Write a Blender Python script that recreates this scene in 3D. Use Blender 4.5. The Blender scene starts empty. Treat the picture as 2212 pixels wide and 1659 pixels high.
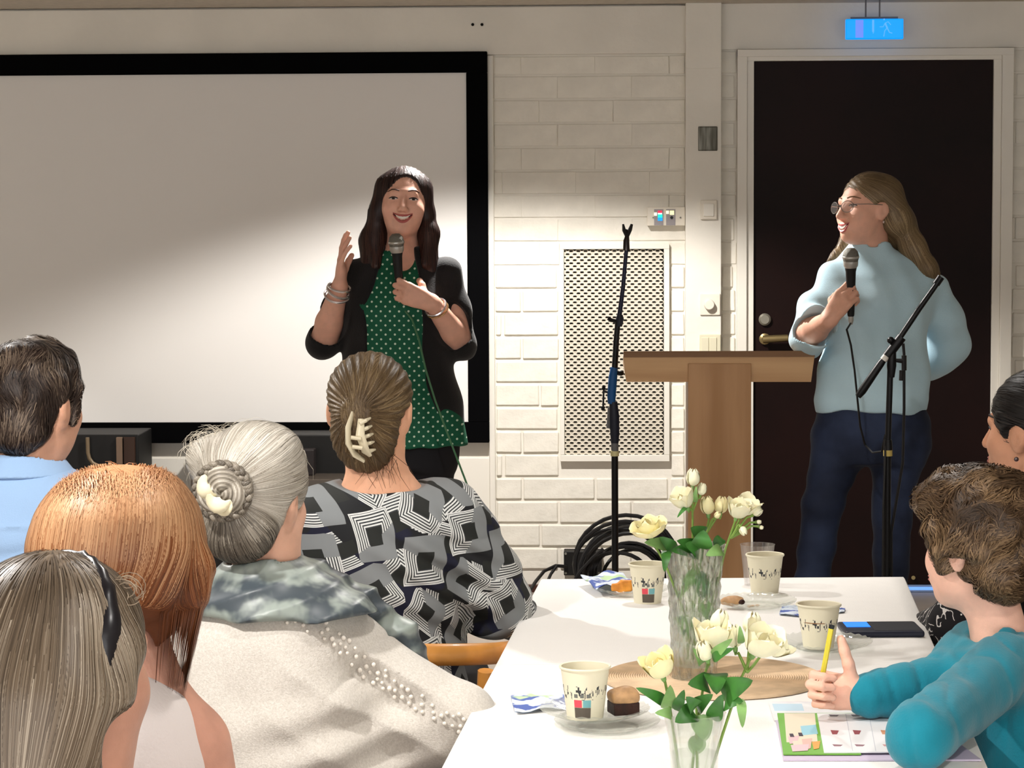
import bpy, bmesh, math, random
import numpy as np
from mathutils import Vector, Matrix, Quaternion
random.seed(7); RNG = np.random.default_rng(7)
SC = bpy.context.scene
COL = SC.collection
# ------------------------------------------------------------------ camera
FPX, EYE = 5500.0, 1.58
_psi, _phi, _rho = math.radians(2.24), math.atan(414.5/FPX), .005
_f = Vector((-math.sin(_psi)*math.cos(_phi), math.cos(_psi)*math.cos(_phi), -math.sin(_phi)))
_r0 = Vector((math.cos(_psi), math.sin(_psi), 0)); _u0 = _r0.cross(_f)
_r = _r0*math.cos(_rho)-_u0*math.sin(_rho); _u = _r.cross(_f)
cam = bpy.data.cameras.new('camera'); cam.sensor_width = 36; cam.lens = FPX/2212*36
cam.clip_start = .05; cam.clip_end = 60
camo = bpy.data.objects.new('camera', cam); COL.objects.link(camo)
camo.matrix_world = Matrix(((_r.x, _u.x, -_f.x, 0), (_r.y, _u.y, -_f.y, 0), (_r.z, _u.z, -_f.z, EYE), (0, 0, 0, 1)))
SC.camera = camo
# ------------------------------------------------------------------ world, lamps, exposure
SC.view_settings.view_transform = 'Standard'; SC.view_settings.look = 'None'
SC.view_settings.gamma = 1; SC.view_settings.use_curve_mapping = False
SC.view_settings.exposure = 0.0
w = bpy.data.worlds.new('world'); SC.world = w; w.use_nodes = True
w.node_tree.nodes['Background'].inputs[0].default_value = (1, .98, .965, 1)
w.node_tree.nodes['Background'].inputs[1].default_value = 3.5
CEIL = 2.305
LAMPS = [(-.38, 8.5, 74, 66.5, .27), (-4.4, 8.72, 36, 62, .10),      # x, y, watts, half angle, softness: two by the end wall
         (.25, 5.85, 13, 61, .15), (-1.75, 5.75, 34, 61, .15),       # over the middle of the hall
         (-.1, 3.7, 8.5, 61, .2), (-1.3, 3.3, 35, 61, .2), (.9, 2.2, 14, 61, .2)]
for i, (x, y, wt, ha, bl) in enumerate(LAMPS):
    l = bpy.data.lights.new('downlight_lamp', 'SPOT'); l.energy = wt*5.2; l.color = (1, .96, .915)
    l.spot_size = math.radians(2*ha); l.spot_blend = bl; l.shadow_soft_size = .05
    o = bpy.data.objects.new('downlight_lamp', l); COL.objects.link(o); o.location = (x, y, CEIL-.015)

# ------------------------------------------------------------------ helpers
def ray(px, py): return _f+_r*((px-1106)/FPX)-_u*((py-829.5)/FPX)
def P(px, py, Y):
    """the point of the plane y = Y that the photograph shows at pixel px, py"""
    d = ray(px, py); k = Y/d.y
    return Vector((d.x*k, Y, EYE+d.z*k))
def T(px, py, z=.73):
    d = ray(px, py); k = (z-EYE)/d.z
    return Vector((d.x*k, d.y*k, z))

class Ex:
    """shader node arithmetic"""
    def __init__(s, nt, sock): s.nt, s.s = nt, sock
    def _op(s, op, a, b=None, c=None):
        n = s.nt.nodes.new('ShaderNodeMath'); n.operation = op
        for i, v in enumerate((a, b, c)):
            if v is None: continue
            if isinstance(v, Ex): s.nt.links.new(v.s, n.inputs[i])
            else: n.inputs[i].default_value = v
        return Ex(s.nt, n.outputs[0])
    def __add__(s, o): return s._op('ADD', s, o)
    def __radd__(s, o): return s._op('ADD', o, s)
    def __sub__(s, o): return s._op('SUBTRACT', s, o)
    def __rsub__(s, o): return s._op('SUBTRACT', o, s)
    def __mul__(s, o): return s._op('MULTIPLY', s, o)
    def __rmul__(s, o): return s._op('MULTIPLY', o, s)
    def __truediv__(s, o): return s._op('DIVIDE', s, o)
    def __gt__(s, o): return s._op('GREATER_THAN', s, o)
    def __lt__(s, o): return s._op('LESS_THAN', s, o)
    def abs(s): return s._op('ABSOLUTE', s)
    def floor(s): return s._op('FLOOR', s)
    def fract(s): return s._op('FRACT', s)
    def sin(s): return s._op('SINE', s)
    def cos(s): return s._op('COSINE', s)
    def sqrt(s): return s._op('SQRT', s)
    def max(s, o): return s._op('MAXIMUM', s, o)
    def min(s, o): return s._op('MINIMUM', s, o)
    def mod(s, o): return s._op('FLOORED_MODULO', s, o)
    def ramp(s, lo, hi):
        n = s.nt.nodes.new('ShaderNodeMapRange'); n.interpolation_type = 'SMOOTHSTEP'
        s.nt.links.new(s.s, n.inputs[0]); n.inputs[1].default_value = lo; n.inputs[2].default_value = hi
        return Ex(s.nt, n.outputs[0])
class NT:
    def __init__(s, m):
        m.use_nodes = True; s.nt = m.node_tree; s.m = m
        s.b = next(n for n in s.nt.nodes if n.type == 'BSDF_PRINCIPLED')
        s._tc = None
    def coord(s, kind='Object'):
        if s._tc is None: s._tc = s.nt.nodes.new('ShaderNodeTexCoord')
        return s._tc.outputs[kind]
    def xyz(s, kind='Object'):
        n = s.nt.nodes.new('ShaderNodeSeparateXYZ'); s.nt.links.new(s.coord(kind), n.inputs[0])
        return [Ex(s.nt, n.outputs[i]) for i in range(3)]
    def vec(s, x, y, z=0):
        n = s.nt.nodes.new('ShaderNodeCombineXYZ')
        for i, v in enumerate((x, y, z)):
            if isinstance(v, Ex): s.nt.links.new(v.s, n.inputs[i])
            else: n.inputs[i].default_value = v
        return n.outputs[0]
    def noise(s, scale, detail=3, vec=None, rough=.5, kind='Object', out=0):
        n = s.nt.nodes.new('ShaderNodeTexNoise'); n.inputs['Scale'].default_value = scale
        n.inputs['Detail'].default_value = detail; n.inputs['Roughness'].default_value = rough
        s.nt.links.new(vec if vec is not None else s.coord(kind), n.inputs['Vector'])
        return Ex(s.nt, n.outputs[out])
    def white(s, vec):
        n = s.nt.nodes.new('ShaderNodeTexWhiteNoise'); n.noise_dimensions = '3D'; s.nt.links.new(vec, n.inputs['Vector'])
        return Ex(s.nt, n.outputs['Value'])
    def stretch(s, sx, sy, sz, kind='Object'):
        n = s.nt.nodes.new('ShaderNodeMapping'); n.inputs['Scale'].default_value = (sx, sy, sz)
        s.nt.links.new(s.coord(kind), n.inputs[0]); return n.outputs[0]
    def attr(s, name):
        n = s.nt.nodes.new('ShaderNodeAttribute'); n.attribute_name = name
        return Ex(s.nt, n.outputs['Fac'])
    def mix(s, fac, a, b):
        n = s.nt.nodes.new('ShaderNodeMix'); n.data_type = 'RGBA'
        if isinstance(fac, Ex): s.nt.links.new(fac.s, n.inputs[0])
        else: n.inputs[0].default_value = fac
        for i, v in ((6, a), (7, b)):
            if hasattr(v, 'is_linked'): s.nt.links.new(v, n.inputs[i])
            else: n.inputs[i].default_value = rgb(v)
        return n.outputs[2]
    def base(s, sock): s.nt.links.new(sock, s.b.inputs['Base Color'])
    def bump(s, h, dist=.002, strength=1.):
        n = s.nt.nodes.new('ShaderNodeBump'); n.inputs['Distance'].default_value = dist; n.inputs['Strength'].default_value = strength
        s.nt.links.new(h.s, n.inputs['Height']); s.nt.links.new(n.outputs[0], s.b.inputs['Normal'])
    def rough(s, e): s.nt.links.new(e.s, s.b.inputs['Roughness'])
def lin(c): return c/12.92 if c <= .04045 else ((c+.055)/1.055)**2.4
def rgb(c):
    """colours are written as 0-255 display values"""
    if len(c) == 4: return c
    return (*[lin(v/255) for v in c], 1)
MATS = {}
def mat(name, c=(200, 200, 200), rough=.6, metal=0, spec=.4, var=0, vscale=8, bump=0, bscale=60, sheen=0, emit=None, es=1, trans=0, ior=1.45, sss=0, alpha=1, coat=0):
    if name in MATS: return MATS[name]
    m = bpy.data.materials.new(name); MATS[name] = m
    t = NT(m); b = t.b
    b.inputs['Base Color'].default_value = rgb(c); b.inputs['Roughness'].default_value = rough
    b.inputs['Metallic'].default_value = metal; b.inputs['Specular IOR Level'].default_value = spec
    b.inputs['IOR'].default_value = ior
    if var:
        n = t.noise(vscale, 4)
        t.base(t.mix(n.ramp(.3, .7), tuple(v*(1-var) for v in c), tuple(min(255, v*(1+var)) for v in c)))
    if bump: t.bump(t.noise(bscale, 4), bump)
    if sheen: b.inputs['Sheen Weight'].default_value = sheen
    if emit: b.inputs['Emission Color'].default_value = rgb(emit); b.inputs['Emission Strength'].default_value = es
    if trans: b.inputs['Transmission Weight'].default_value = trans
    if sss:
        b.inputs['Subsurface Weight'].default_value = sss; b.inputs['Subsurface Radius'].default_value = (.012, .005, .003); b.inputs['Subsurface Scale'].default_value = .6
    if coat: b.inputs['Coat Weight'].default_value = coat
    if alpha < 1: b.inputs['Alpha'].default_value = alpha
    return m

def link(o, parent=None):
    COL.objects.link(o)
    if parent is not None: o.parent = parent
    return o
def tag(o, label=None, cat=None, group=None, kind=None):
    if label: o['label'] = label
    if cat: o['category'] = cat
    if group: o['group'] = group
    if kind: o['kind'] = kind
    return o
def empty(name, loc, label=None, cat=None, group=None, rz=0):
    o = bpy.data.objects.new(name, None); o.empty_display_size = .1; COL.objects.link(o)
    o.location = loc; o.rotation_euler = (0, 0, rz)
    return tag(o, label, cat, group)
def obj(name, me, m=None, parent=None, loc=None, smooth=False):
    if m is not None and not me.materials: me.materials.append(m)
    if smooth:
        me.polygons.foreach_set('use_smooth', [True]*len(me.polygons))
    o = bpy.data.objects.new(name, me); link(o, parent)
    if loc is not None: o.location = loc
    return o
def struct(o): o['kind'] = 'structure'; return o

class MB:
    """collects shapes into one mesh"""
    def __init__(s): s.v = []; s.f = []; s.mi = []; s.cur = 0
    def add(s, vs, fs):
        n = len(s.v); s.v += [tuple(v) for v in vs]; s.f += [tuple(i+n for i in f) for f in fs]; s.mi += [s.cur]*len(fs); return s
    def box(s, a, b, M=None, bev=0):
        (x0, y0, z0), (x1, y1, z1) = a, b
        if bev:
            bm = bmesh.new(); bmesh.ops.create_cube(bm, size=1)
            for v in bm.verts: v.co = Vector(((x0+x1)/2+v.co.x*(x1-x0), (y0+y1)/2+v.co.y*(y1-y0), (z0+z1)/2+v.co.z*(z1-z0)))
            bmesh.ops.bevel(bm, geom=bm.edges[:], offset=bev, segments=2, affect='EDGES', profile=.5)
            bm.verts.index_update()
            vs = [v.co.copy() for v in bm.verts]; fs = [[v.index for v in f.verts] for f in bm.faces]; bm.free()
        else:
            vs = [Vector((x, y, z)) for z in (z0, z1) for y in (y0, y1) for x in (x0, x1)]
            fs = [(0, 2, 3, 1), (4, 5, 7, 6), (0, 1, 5, 4), (2, 6, 7, 3), (0, 4, 6, 2), (1, 3, 7, 5)]
        if M is not None: vs = [M @ v for v in vs]
        return s.add(vs, fs)
    def tube(s, pts, r, n=8, cap=True, flat=None):
        pts = [Vector(p) for p in pts]; rs = r if hasattr(r, '__len__') else [r]*len(pts)
        vs = []; up = None
        for i, p in enumerate(pts):
            t = (pts[min(i+1, len(pts)-1)]-pts[max(i-1, 0)]).normalized()
            if up is None: up = Vector((0, 0, 1)) if abs(t.z) < .9 else Vector((1, 0, 0))
            a = (up-t*up.dot(t)).normalized(); b = t.cross(a); up = a
            for k in range(n):
                q = 2*math.pi*k/n
                vs.append(p+(a*math.cos(q)+b*math.sin(q)*(flat or 1))*rs[i])
        fs = []
        for i in range(len(pts)-1):
            for k in range(n): fs.append((i*n+k, i*n+(k+1) % n, (i+1)*n+(k+1) % n, (i+1)*n+k))
        if cap: fs.append(tuple(range(n))[::-1]); fs.append(tuple((len(pts)-1)*n+k for k in range(n)))
        return s.add(vs, fs)
    def lathe(s, prof, n=32, c=(0, 0, 0), M=None, wob=None, close=False):
        vs = []
        for j, (r, z) in enumerate(prof):
            for k in range(n):
                q = 2*math.pi*k/n
                rr, zz = (r, z) if wob is None else wob(r, z, q, j)
                vs.append(Vector((rr*math.cos(q), rr*math.sin(q), zz)))
        if M is not None: vs = [M @ v for v in vs]
        vs = [v+Vector(c) for v in vs]
        fs = [(j*n+k, j*n+(k+1) % n, (j+1)*n+(k+1) % n, (j+1)*n+k) for j in range(len(prof)-1) for k in range(n)]
        if close: fs += [((len(prof)-1)*n+k, (len(prof)-1)*n+(k+1) % n, (k+1) % n, k) for k in range(n)]
        else:
            if prof[0][0] > 1e-6: fs.append(tuple(range(n))[::-1])
            if prof[-1][0] > 1e-6: fs.append(tuple((len(prof)-1)*n+k for k in range(n)))
        return s.add(vs, fs)
    def prism(s, poly, y0, y1, M=None):
        """polygon in x,z extruded along y"""
        n = len(poly); vs = [Vector((x, y0, z)) for x, z in poly]+[Vector((x, y1, z)) for x, z in poly]
        if M is not None: vs = [M @ v for v in vs]
        fs = [tuple(range(n)), tuple(range(2*n-1, n-1, -1))]+[(i, n+i, n+(i+1) % n, (i+1) % n) for i in range(n)]
        return s.add(vs, fs)
    def ball(s, c, r, n=12, M=None):
        if not hasattr(r, '__len__'): r = (r, r, r)
        vs = []; m = max(4, n//2)
        for j in range(m+1):
            for k in range(n):
                a, b = math.pi*j/m, 2*math.pi*k/n
                v = Vector((math.sin(a)*math.cos(b)*r[0], math.sin(a)*math.sin(b)*r[1], math.cos(a)*r[2]))
                vs.append((M @ v if M is not None else v)+Vector(c))
        fs = [(j*n+k, (j+1)*n+k, (j+1)*n+(k+1) % n, j*n+(k+1) % n) for j in range(m) for k in range(n)]
        return s.add(vs, fs)
    def mesh(s, name):
        me = bpy.data.meshes.new(name); me.from_pydata([tuple(v) for v in s.v], [], s.f); me.validate(); me.update(); return me
    def build(s, name, m, parent=None, loc=None, smooth=False, fix=True):
        me = s.mesh(name)
        ms = m if isinstance(m, (list, tuple)) else [m]
        for q in ms: me.materials.append(q)
        if len(ms) > 1 and len(me.polygons) == len(s.mi): me.polygons.foreach_set('material_index', s.mi)
        bm = bmesh.new(); bm.from_mesh(me)
        if fix:
            bmesh.ops.remove_doubles(bm, verts=bm.verts[:], dist=1e-6); bmesh.ops.recalc_face_normals(bm, faces=bm.faces[:])
        bm.to_mesh(me); bm.free()
        o = obj(name, me, None, parent, loc)
        if smooth:
            me.polygons.foreach_set('use_smooth', [True]*len(me.polygons))
            me.set_sharp_from_angle(angle=math.radians(38 if smooth is True else smooth))
        return o
def copy_tree(o, parent=None, loc=None):
    c = o.copy(); COL.objects.link(c); c.parent = parent
    if loc is not None: c.location = loc
    for ch in list(o.children): copy_tree(ch, c)
    return c
def Rz(a): return Matrix.Rotation(a, 4, 'Z')
def frame(o, x, y, z):
    x, y, z = Vector(x), Vector(y), Vector(z)
    return Matrix(((x.x, y.x, z.x, o[0]), (x.y, y.y, z.y, o[1]), (x.z, y.z, z.z, o[2]), (0, 0, 0, 1)))

# ------------------------------------------------------------------ smooth implicit surfaces (bodies, clothes, hair)
A3 = lambda v: np.array([v[0], v[1], v[2]], float)
def hermite(tab, n=160):
    tab = np.array(tab, float); z = tab[:, 0]; o = np.argsort(z); tab = tab[o]; z = tab[:, 0]
    zz = np.linspace(z[0], z[-1], n); out = [zz]
    for c in range(1, tab.shape[1]):
        y = tab[:, c]; d = np.diff(y)/np.diff(z); m = np.zeros_like(y)
        if len(y) > 2:
            m[1:-1] = np.where(d[:-1]*d[1:] > 0, 2*d[:-1]*d[1:]/(d[:-1]+d[1:]+1e-12*np.sign(d[1:]+1e-15)), 0)
        m[0], m[-1] = d[0], d[-1]
        i = np.clip(np.searchsorted(z, zz)-1, 0, len(z)-2); h = z[i+1]-z[i]; t = (zz-z[i])/h
        out.append((2*t**3-3*t**2+1)*y[i]+(t**3-2*t**2+t)*h*m[i]+(-2*t**3+3*t**2)*y[i+1]+(t**3-t**2)*h*m[i+1])
    return np.array(out)
def f_rc(a, b, ra, rb):
    a, b = A3(a), A3(b); ab = b-a; L = max(ab@ab, 1e-9)
    def fn(p):
        t = np.clip(((p-a)@ab)/L, 0, 1)
        return np.linalg.norm(p-a-t[..., None]*ab, axis=-1)-(ra+(rb-ra)*t)
    R = max(ra, rb); return fn, np.minimum(a, b)-R, np.maximum(a, b)+R
def f_ell(c, r, R=None):
    c, r = A3(c), A3(r); M = None if R is None else np.array(R.to_3x3())
    def fn(p):
        q = p-c
        if M is not None: q = q@M
        k0 = np.linalg.norm(q/r, axis=-1); k1 = np.linalg.norm(q/(r*r), axis=-1)+1e-9
        return k0*(k0-1)/k1
    e = np.full(3, r.max()) if M is not None else r
    return fn, c-e, c+e
def f_loft(tab, rz=0, c=(0, 0, 0), n=2.0, capk=.02):
    """stacked ellipses: rows z, cx, cy, rx, ry"""
    D = hermite(tab); c = A3(c); cs, sn = math.cos(rz), math.sin(rz); z0, z1 = D[0][0], D[0][-1]
    def fn(p):
        q = p-c; x = q[..., 0]*cs+q[..., 1]*sn; y = -q[..., 0]*sn+q[..., 1]*cs; z = q[..., 2]
        cx, cy, rx, ry = (np.interp(z, D[0], D[i]) for i in (1, 2, 3, 4))
        dx, dy = x-cx, y-cy
        e = (np.abs(dx/rx)**n+np.abs(dy/ry)**n)**(1/n); l = np.sqrt(dx*dx+dy*dy)
        d = np.where(e > 1e-4, l-l/np.maximum(e, 1e-4), -np.minimum(rx, ry))
        return smax(d, np.maximum(z-z1, z0-z), capk)
    R = max(np.abs(D[1]).max()+D[3].max(), np.abs(D[2]).max()+D[4].max())
    return fn, c+np.array([-R, -R, z0]), c+np.array([R, R, z1])
def f_box(c, h, R=None, rad=.01):
    c, h = A3(c), A3(h); M = None if R is None else np.array(R.to_3x3())
    def fn(p):
        q = p-c
        if M is not None: q = q@M
        q = np.abs(q)-(h-rad)
        return np.linalg.norm(np.maximum(q, 0), axis=-1)+np.minimum(q.max(axis=-1), 0)-rad
    e = np.full(3, np.linalg.norm(h)) if M is not None else h
    return fn, c-e, c+e
def f_plane(p0, n):
    p0 = A3(p0); n = A3(Vector(n).normalized())
    return (lambda p: (p-p0)@n), np.full(3, -9.), np.full(3, 9.)
def smin(a, b, k):
    if k <= 0: return np.minimum(a, b)
    h = np.maximum(k-np.abs(a-b), 0)/k
    return np.minimum(a, b)-h*h*k*.25
def smax(a, b, k): return -smin(-a, -b, k)
class SDF:
    def __init__(s): s.p = []; s.disp = None
    def u(s, prim, k=.015): s.p.append(('u', k, *prim)); return s
    def sub(s, prim, k=.008): s.p.append(('s', k, *prim)); return s
    def inter(s, prim, k=.008): s.p.append(('i', k, *prim)); return s
    def rc(s, a, b, ra, rb, k=.015): return s.u(f_rc(a, b, ra, rb), k)
    def chain(s, pts, rs, k=.01):
        for i in range(len(pts)-1): s.rc(pts[i], pts[i+1], rs[i], rs[i+1], k)
        return s
    def ell(s, c, r, R=None, k=.015): return s.u(f_ell(c, r, R), k)
    def ev(s, p):
        d = np.full(p.shape[:-1], 1.0)
        for op, k, fn, lo, hi in s.p:
            g = fn(p)
            d = smin(d, g, k) if op == 'u' else smax(d, -g if op == 's' else g, k)
        if s.disp is not None: d = d+s.disp(p)
        return d
    def grad(s, p, e=.002):
        g = np.stack([s.ev(p+np.eye(3)[i]*e)-s.ev(p-np.eye(3)[i]*e) for i in range(3)], -1)
        return g/(np.linalg.norm(g, axis=-1, keepdims=True)+1e-9)
    def arrays(s, h=.005, pad=.02):
        us = [q for q in s.p if q[0] == 'u']
        lo = np.min([q[3] for q in us], 0)-pad; hi = np.max([q[4] for q in us], 0)+pad
        n = np.ceil((hi-lo)/h).astype(int)+1
        F = np.full(n, 1.0, np.float32)
        ax = [lo[i]+np.arange(n[i])*h for i in range(3)]
        for op, k, fn, a, b in s.p:
            m = k+3*h+.012 if op != 'i' else 9
            i0 = np.clip(np.floor((a-m-lo)/h).astype(int), 0, n); i1 = np.clip(np.ceil((b+m-lo)/h).astype(int)+1, 0, n)
            if (i1 <= i0).any(): continue
            sl = tuple(slice(i0[j], i1[j]) for j in range(3))
            G = np.stack(np.meshgrid(*[ax[j][sl[j]] for j in range(3)], indexing='ij'), -1)
            g = fn(G); d = F[sl]
            F[sl] = smin(d, g, k) if op == 'u' else smax(d, -g if op == 's' else g, k)
        if s.disp is not None:
            idx = np.nonzero(np.abs(F) < .04)
            pts = np.stack([ax[j][idx[j]] for j in range(3)], -1)
            F[idx] += s.disp(pts)
        return surfnets(F, lo, h)
def surfnets(F, lo, h):
    S = (F < 0)
    c = np.zeros(tuple(np.array(F.shape)-1), np.uint8)
    for dx in (0, 1):
        for dy in (0, 1):
            for dz in (0, 1): c += S[dx:F.shape[0]-1+dx, dy:F.shape[1]-1+dy, dz:F.shape[2]-1+dz]
    act = (c > 0) & (c < 8); ijk = np.argwhere(act); N = len(ijk)
    idx = np.full(c.shape, -1, np.int32); idx[act] = np.arange(N)
    off = np.array([[x, y, z] for x in (0, 1) for y in (0, 1) for z in (0, 1)])
    val = np.stack([F[tuple((ijk+o).T)] for o in off], 1)
    pos = np.zeros((N, 3)); cnt = np.zeros(N)
    for a in range(8):
        for b in range(a+1, 8):
            if np.abs(off[a]-off[b]).sum() != 1: continue
            m = (val[:, a] < 0) != (val[:, b] < 0)
            t = val[m, a]/(val[m, a]-val[m, b])
            pos[m] += off[a]+t[:, None]*(off[b]-off[a]); cnt[m] += 1
    V = lo+(ijk+pos/cnt[:, None])*h
    Q = []
    for ax in range(3):
        o = [0, 1, 2]; o.remove(ax)
        sl0 = [slice(None)]*3; sl1 = [slice(None)]*3
        sl0[ax] = slice(0, -1); sl1[ax] = slice(1, None)
        for q in o: sl0[q] = slice(1, -1); sl1[q] = slice(1, -1)
        A, B = S[tuple(sl0)], S[tuple(sl1)]
        e = np.argwhere(A != B); base = e.copy()
        for q in o: base[:, q] += 1
        inside = A[tuple(e.T)]
        u = np.zeros(3, int); u[o[0]] = 1; v = np.zeros(3, int); v[o[1]] = 1
        q4 = np.stack([idx[tuple((base-u-v).T)], idx[tuple((base-v).T)], idx[tuple(base.T)], idx[tuple((base-u).T)]], 1)
        fl = inside if ax != 1 else ~inside
        q4[~fl] = q4[~fl][:, ::-1]
        Q.append(q4)
    return V, np.concatenate(Q)
def np_mesh(name, V, Q, smooth=True, tint=None):
    me = bpy.data.meshes.new(name); k = Q.shape[1]
    me.vertices.add(len(V)); me.vertices.foreach_set('co', np.asarray(V, np.float32).ravel())
    me.loops.add(Q.size); me.loops.foreach_set('vertex_index', np.asarray(Q, np.int32).ravel())
    me.polygons.add(len(Q)); me.polygons.foreach_set('loop_start', np.arange(0, Q.size, k, dtype=np.int32))
    if smooth: me.polygons.foreach_set('use_smooth', np.ones(len(Q), bool))
    me.update(calc_edges=True); me.validate()
    if tint is not None:
        a = me.attributes.new('tint', 'FLOAT', 'POINT'); a.data.foreach_set('value', np.asarray(tint, np.float32))
    return me
def sdf_obj(name, S, m, parent=None, h=.005, tint=None):
    V, Q = S.arrays(h)
    if tint is not None: tint = tint(V)
    return obj(name, np_mesh(name, V, Q, True, tint), m, parent)
def sines(seed, n=6):
    g = np.random.default_rng(seed); d = g.normal(size=(n, 3)); d /= np.linalg.norm(d, axis=1)[:, None]
    return d, g.uniform(0, 6.28, n), g.uniform(.7, 1.5, n)
def snoise(p, freq, seed=0, n=6):
    d, ph, fr = sines(seed, n)
    w = sum(np.sin((p@d[(i+2) % n])*freq*.6+ph[i]) for i in range(2))*.8
    return sum(np.sin((p@d[i])*freq*fr[i]+ph[i]+w) for i in range(n))/n
def wrinkles(parts):
    """cloth folds: list of (amp, freq, direction, seed)"""
    def fn(p):
        o = 0
        for amp, fr, dr, sd in parts:
            dr = A3(Vector(dr).normalized())
            ph = (p@dr)*fr+1.6*snoise(p, fr*.22, sd)
            o = o+amp*np.sin(ph)*(.5+.5*snoise(p, fr*.12, sd+9))
        return o
    return fn
def strands(S, roots, field, steps, step, lift, width, tint, seed=0, n=2, wave=0, free=None, flat=False):
    """hair strands that flow along an implicit surface; returns V, Q, tint"""
    g = np.random.default_rng(seed); p = np.array(roots, float); N = len(p)
    keep_disp = S.disp
    if flat: S.disp = None
    if np.isscalar(steps): steps = np.full(N, steps)
    M = int(steps.max()); pts = np.zeros((N, M+1, 3)); nor = np.zeros((N, M+1, 3))
    lv = g.uniform(lift[0], lift[1], N); ph = g.uniform(0, 6.28, N); amp = g.normal(size=N)*wave
    for i in range(M+1):
        nn = S.grad(p); d = S.ev(p)
        tgt = lv*(1+.0*i)
        pr = p+nn*np.clip(tgt-d, -.02, .02)[:, None]
        if free is not None:
            fm = free(p)[:, None]; pr = pr*(1-fm)+p*fm
        p = pr
        pts[:, i] = p; nor[:, i] = nn
        v = field(p, i)
        tn = (v*nn).sum(-1, keepdims=True)
        if free is not None: tn = tn*(1-fm)
        v = v-nn*tn; v /= np.linalg.norm(v, axis=-1, keepdims=True)+1e-9
        if wave: v = v+np.cross(nn, v)*(amp*np.sin(i*.8+ph))[:, None]
        p = p+v*step
    S.disp = keep_disp
    # truncate each strand by holding its end
    t = np.arange(M+1)[None, :]/np.maximum(steps[:, None], 1); t = np.minimum(t, 1)
    ii = np.minimum(np.arange(M+1)[None, :], steps[:, None]).astype(int)
    pts = np.take_along_axis(pts, ii[..., None], 1); nor = np.take_along_axis(nor, ii[..., None], 1)
    tan = np.gradient(pts, axis=1); tan /= np.linalg.norm(tan, axis=-1, keepdims=True)+1e-9
    b = np.cross(tan, nor); b /= np.linalg.norm(b, axis=-1, keepdims=True)+1e-9; a = np.cross(b, tan)
    wd = (np.broadcast_to(width, (N,)))[:, None]*np.sqrt(np.maximum(1-t**2.5, .02))
    ring = []
    for k in range(n):
        ring.append(pts+b*(2*k-1)*wd[..., None]-a*.0001)
    V = np.stack(ring, 2).reshape(-1, 3)
    base = (np.arange(N)[:, None]*(M+1)+np.arange(M)[None, :])*n
    Q = []
    Q.append(np.stack([base, base+1, base+n+1, base+n], -1).reshape(-1, 4))
    keep = (np.arange(M)[None, :] < steps[:, None]).reshape(-1)
    Q = np.concatenate([q[keep] for q in Q])
    tn = np.repeat(np.broadcast_to(tint, (N,)), (M+1)*n)
    return V, Q, tn
def merge(parts):
    V = []; Q = []; Tn = []; n = 0
    for v, q, t in parts:
        V.append(v); Q.append(q+n); Tn.append(np.broadcast_to(t, (len(v),))); n += len(v)
    return np.concatenate(V), np.concatenate(Q), np.concatenate(Tn)
# ================================================================== the room
WY = 10.0
X = lambda px, y=700: P(px, y, WY).x
Z = lambda py, x=1300: P(x, py, WY).z
paint = mat('white_wall_paint', (228, 223, 212), .62, spec=.3, var=.02, vscale=3, bump=.0015, bscale=40)
brickp = mat('white_painted_brick', (229, 224, 212), .58, spec=.35, var=.025, vscale=9, bump=.004, bscale=28)
trimp = mat('white_gloss_trim', (228, 223, 212), .42, spec=.4)
def wbox(name, x0, x1, z0, z1, yf, yb, m=paint, parent=None, bev=.002):
    return MB().box((x0, yf, z0), (x1, yb, z1), bev=bev).build(name, m, parent)
fl = MB().box((-5, -1.5, -.06), (3.6, 10.2, 0)).build('floor', None or mat('brown_grey_floor', (132, 122, 112), .42, var=.08, vscale=2.5)); struct(fl)
ce = MB().box((-5, -1.5, CEIL), (3.6, 10.2, CEIL+.08)).build('ceiling', mat('ceiling_board', (200, 190, 176), .8, var=.03, vscale=30)); struct(ce)
struct(MB().box((-5.1, -1.5, 0), (-5, 10.2, CEIL)).build('wall_left', paint))
struct(MB().box((3.6, -1.5, 0), (3.7, 10.2, CEIL)).build('wall_right', paint))
wb = struct(MB().box((-5, 10.011, 0), (3.6, 10.2, CEIL)).build('wall_back', paint))
# smooth board wall behind the screen, header beam, pillar, pipe
XB0, XB1 = X(1068), X(1480)           # brick field
wbox('smooth_panel', -5, X(1056), 0, Z(118), 9.992, 10.012, paint, wb)
wbox('lower_board', -5, X(1056), 0, Z(988), 9.984, 9.9925, trimp, wb)
wbox('header_beam', -5, X(1481), Z(117), Z(14), 9.975, 10.012, paint, wb)
wbox('header_beam', X(1557), 3.6, Z(105, 1900), Z(5, 1900), 9.988, 10.012, paint, wb)
wbox('pillar', X(1480), X(1556), 0, CEIL, 9.93, 10.012, paint, wb)
wbox('pillar_cap', X(1480), X(1556), Z(151), CEIL, 9.926, 9.9305, paint, wb)
wbox('cover_strip', X(1056), X(1069), 0, Z(118), 9.978, 10.012, trimp, wb, .005)
for s in (-1, 1):
    MB().tube([P(1031+s*10, 53, 9.9755), P(1031+s*10, 53, 9.971)], .006, 10).build('screw_hole', mat('black_hole', (12, 11, 10), .9), wb)
struct(wbox('baseboard_back', X(1069), XB1, 0, .028, 9.985, 10.012, mat('dark_brown_wood', (66, 36, 26), .5)))
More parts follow.
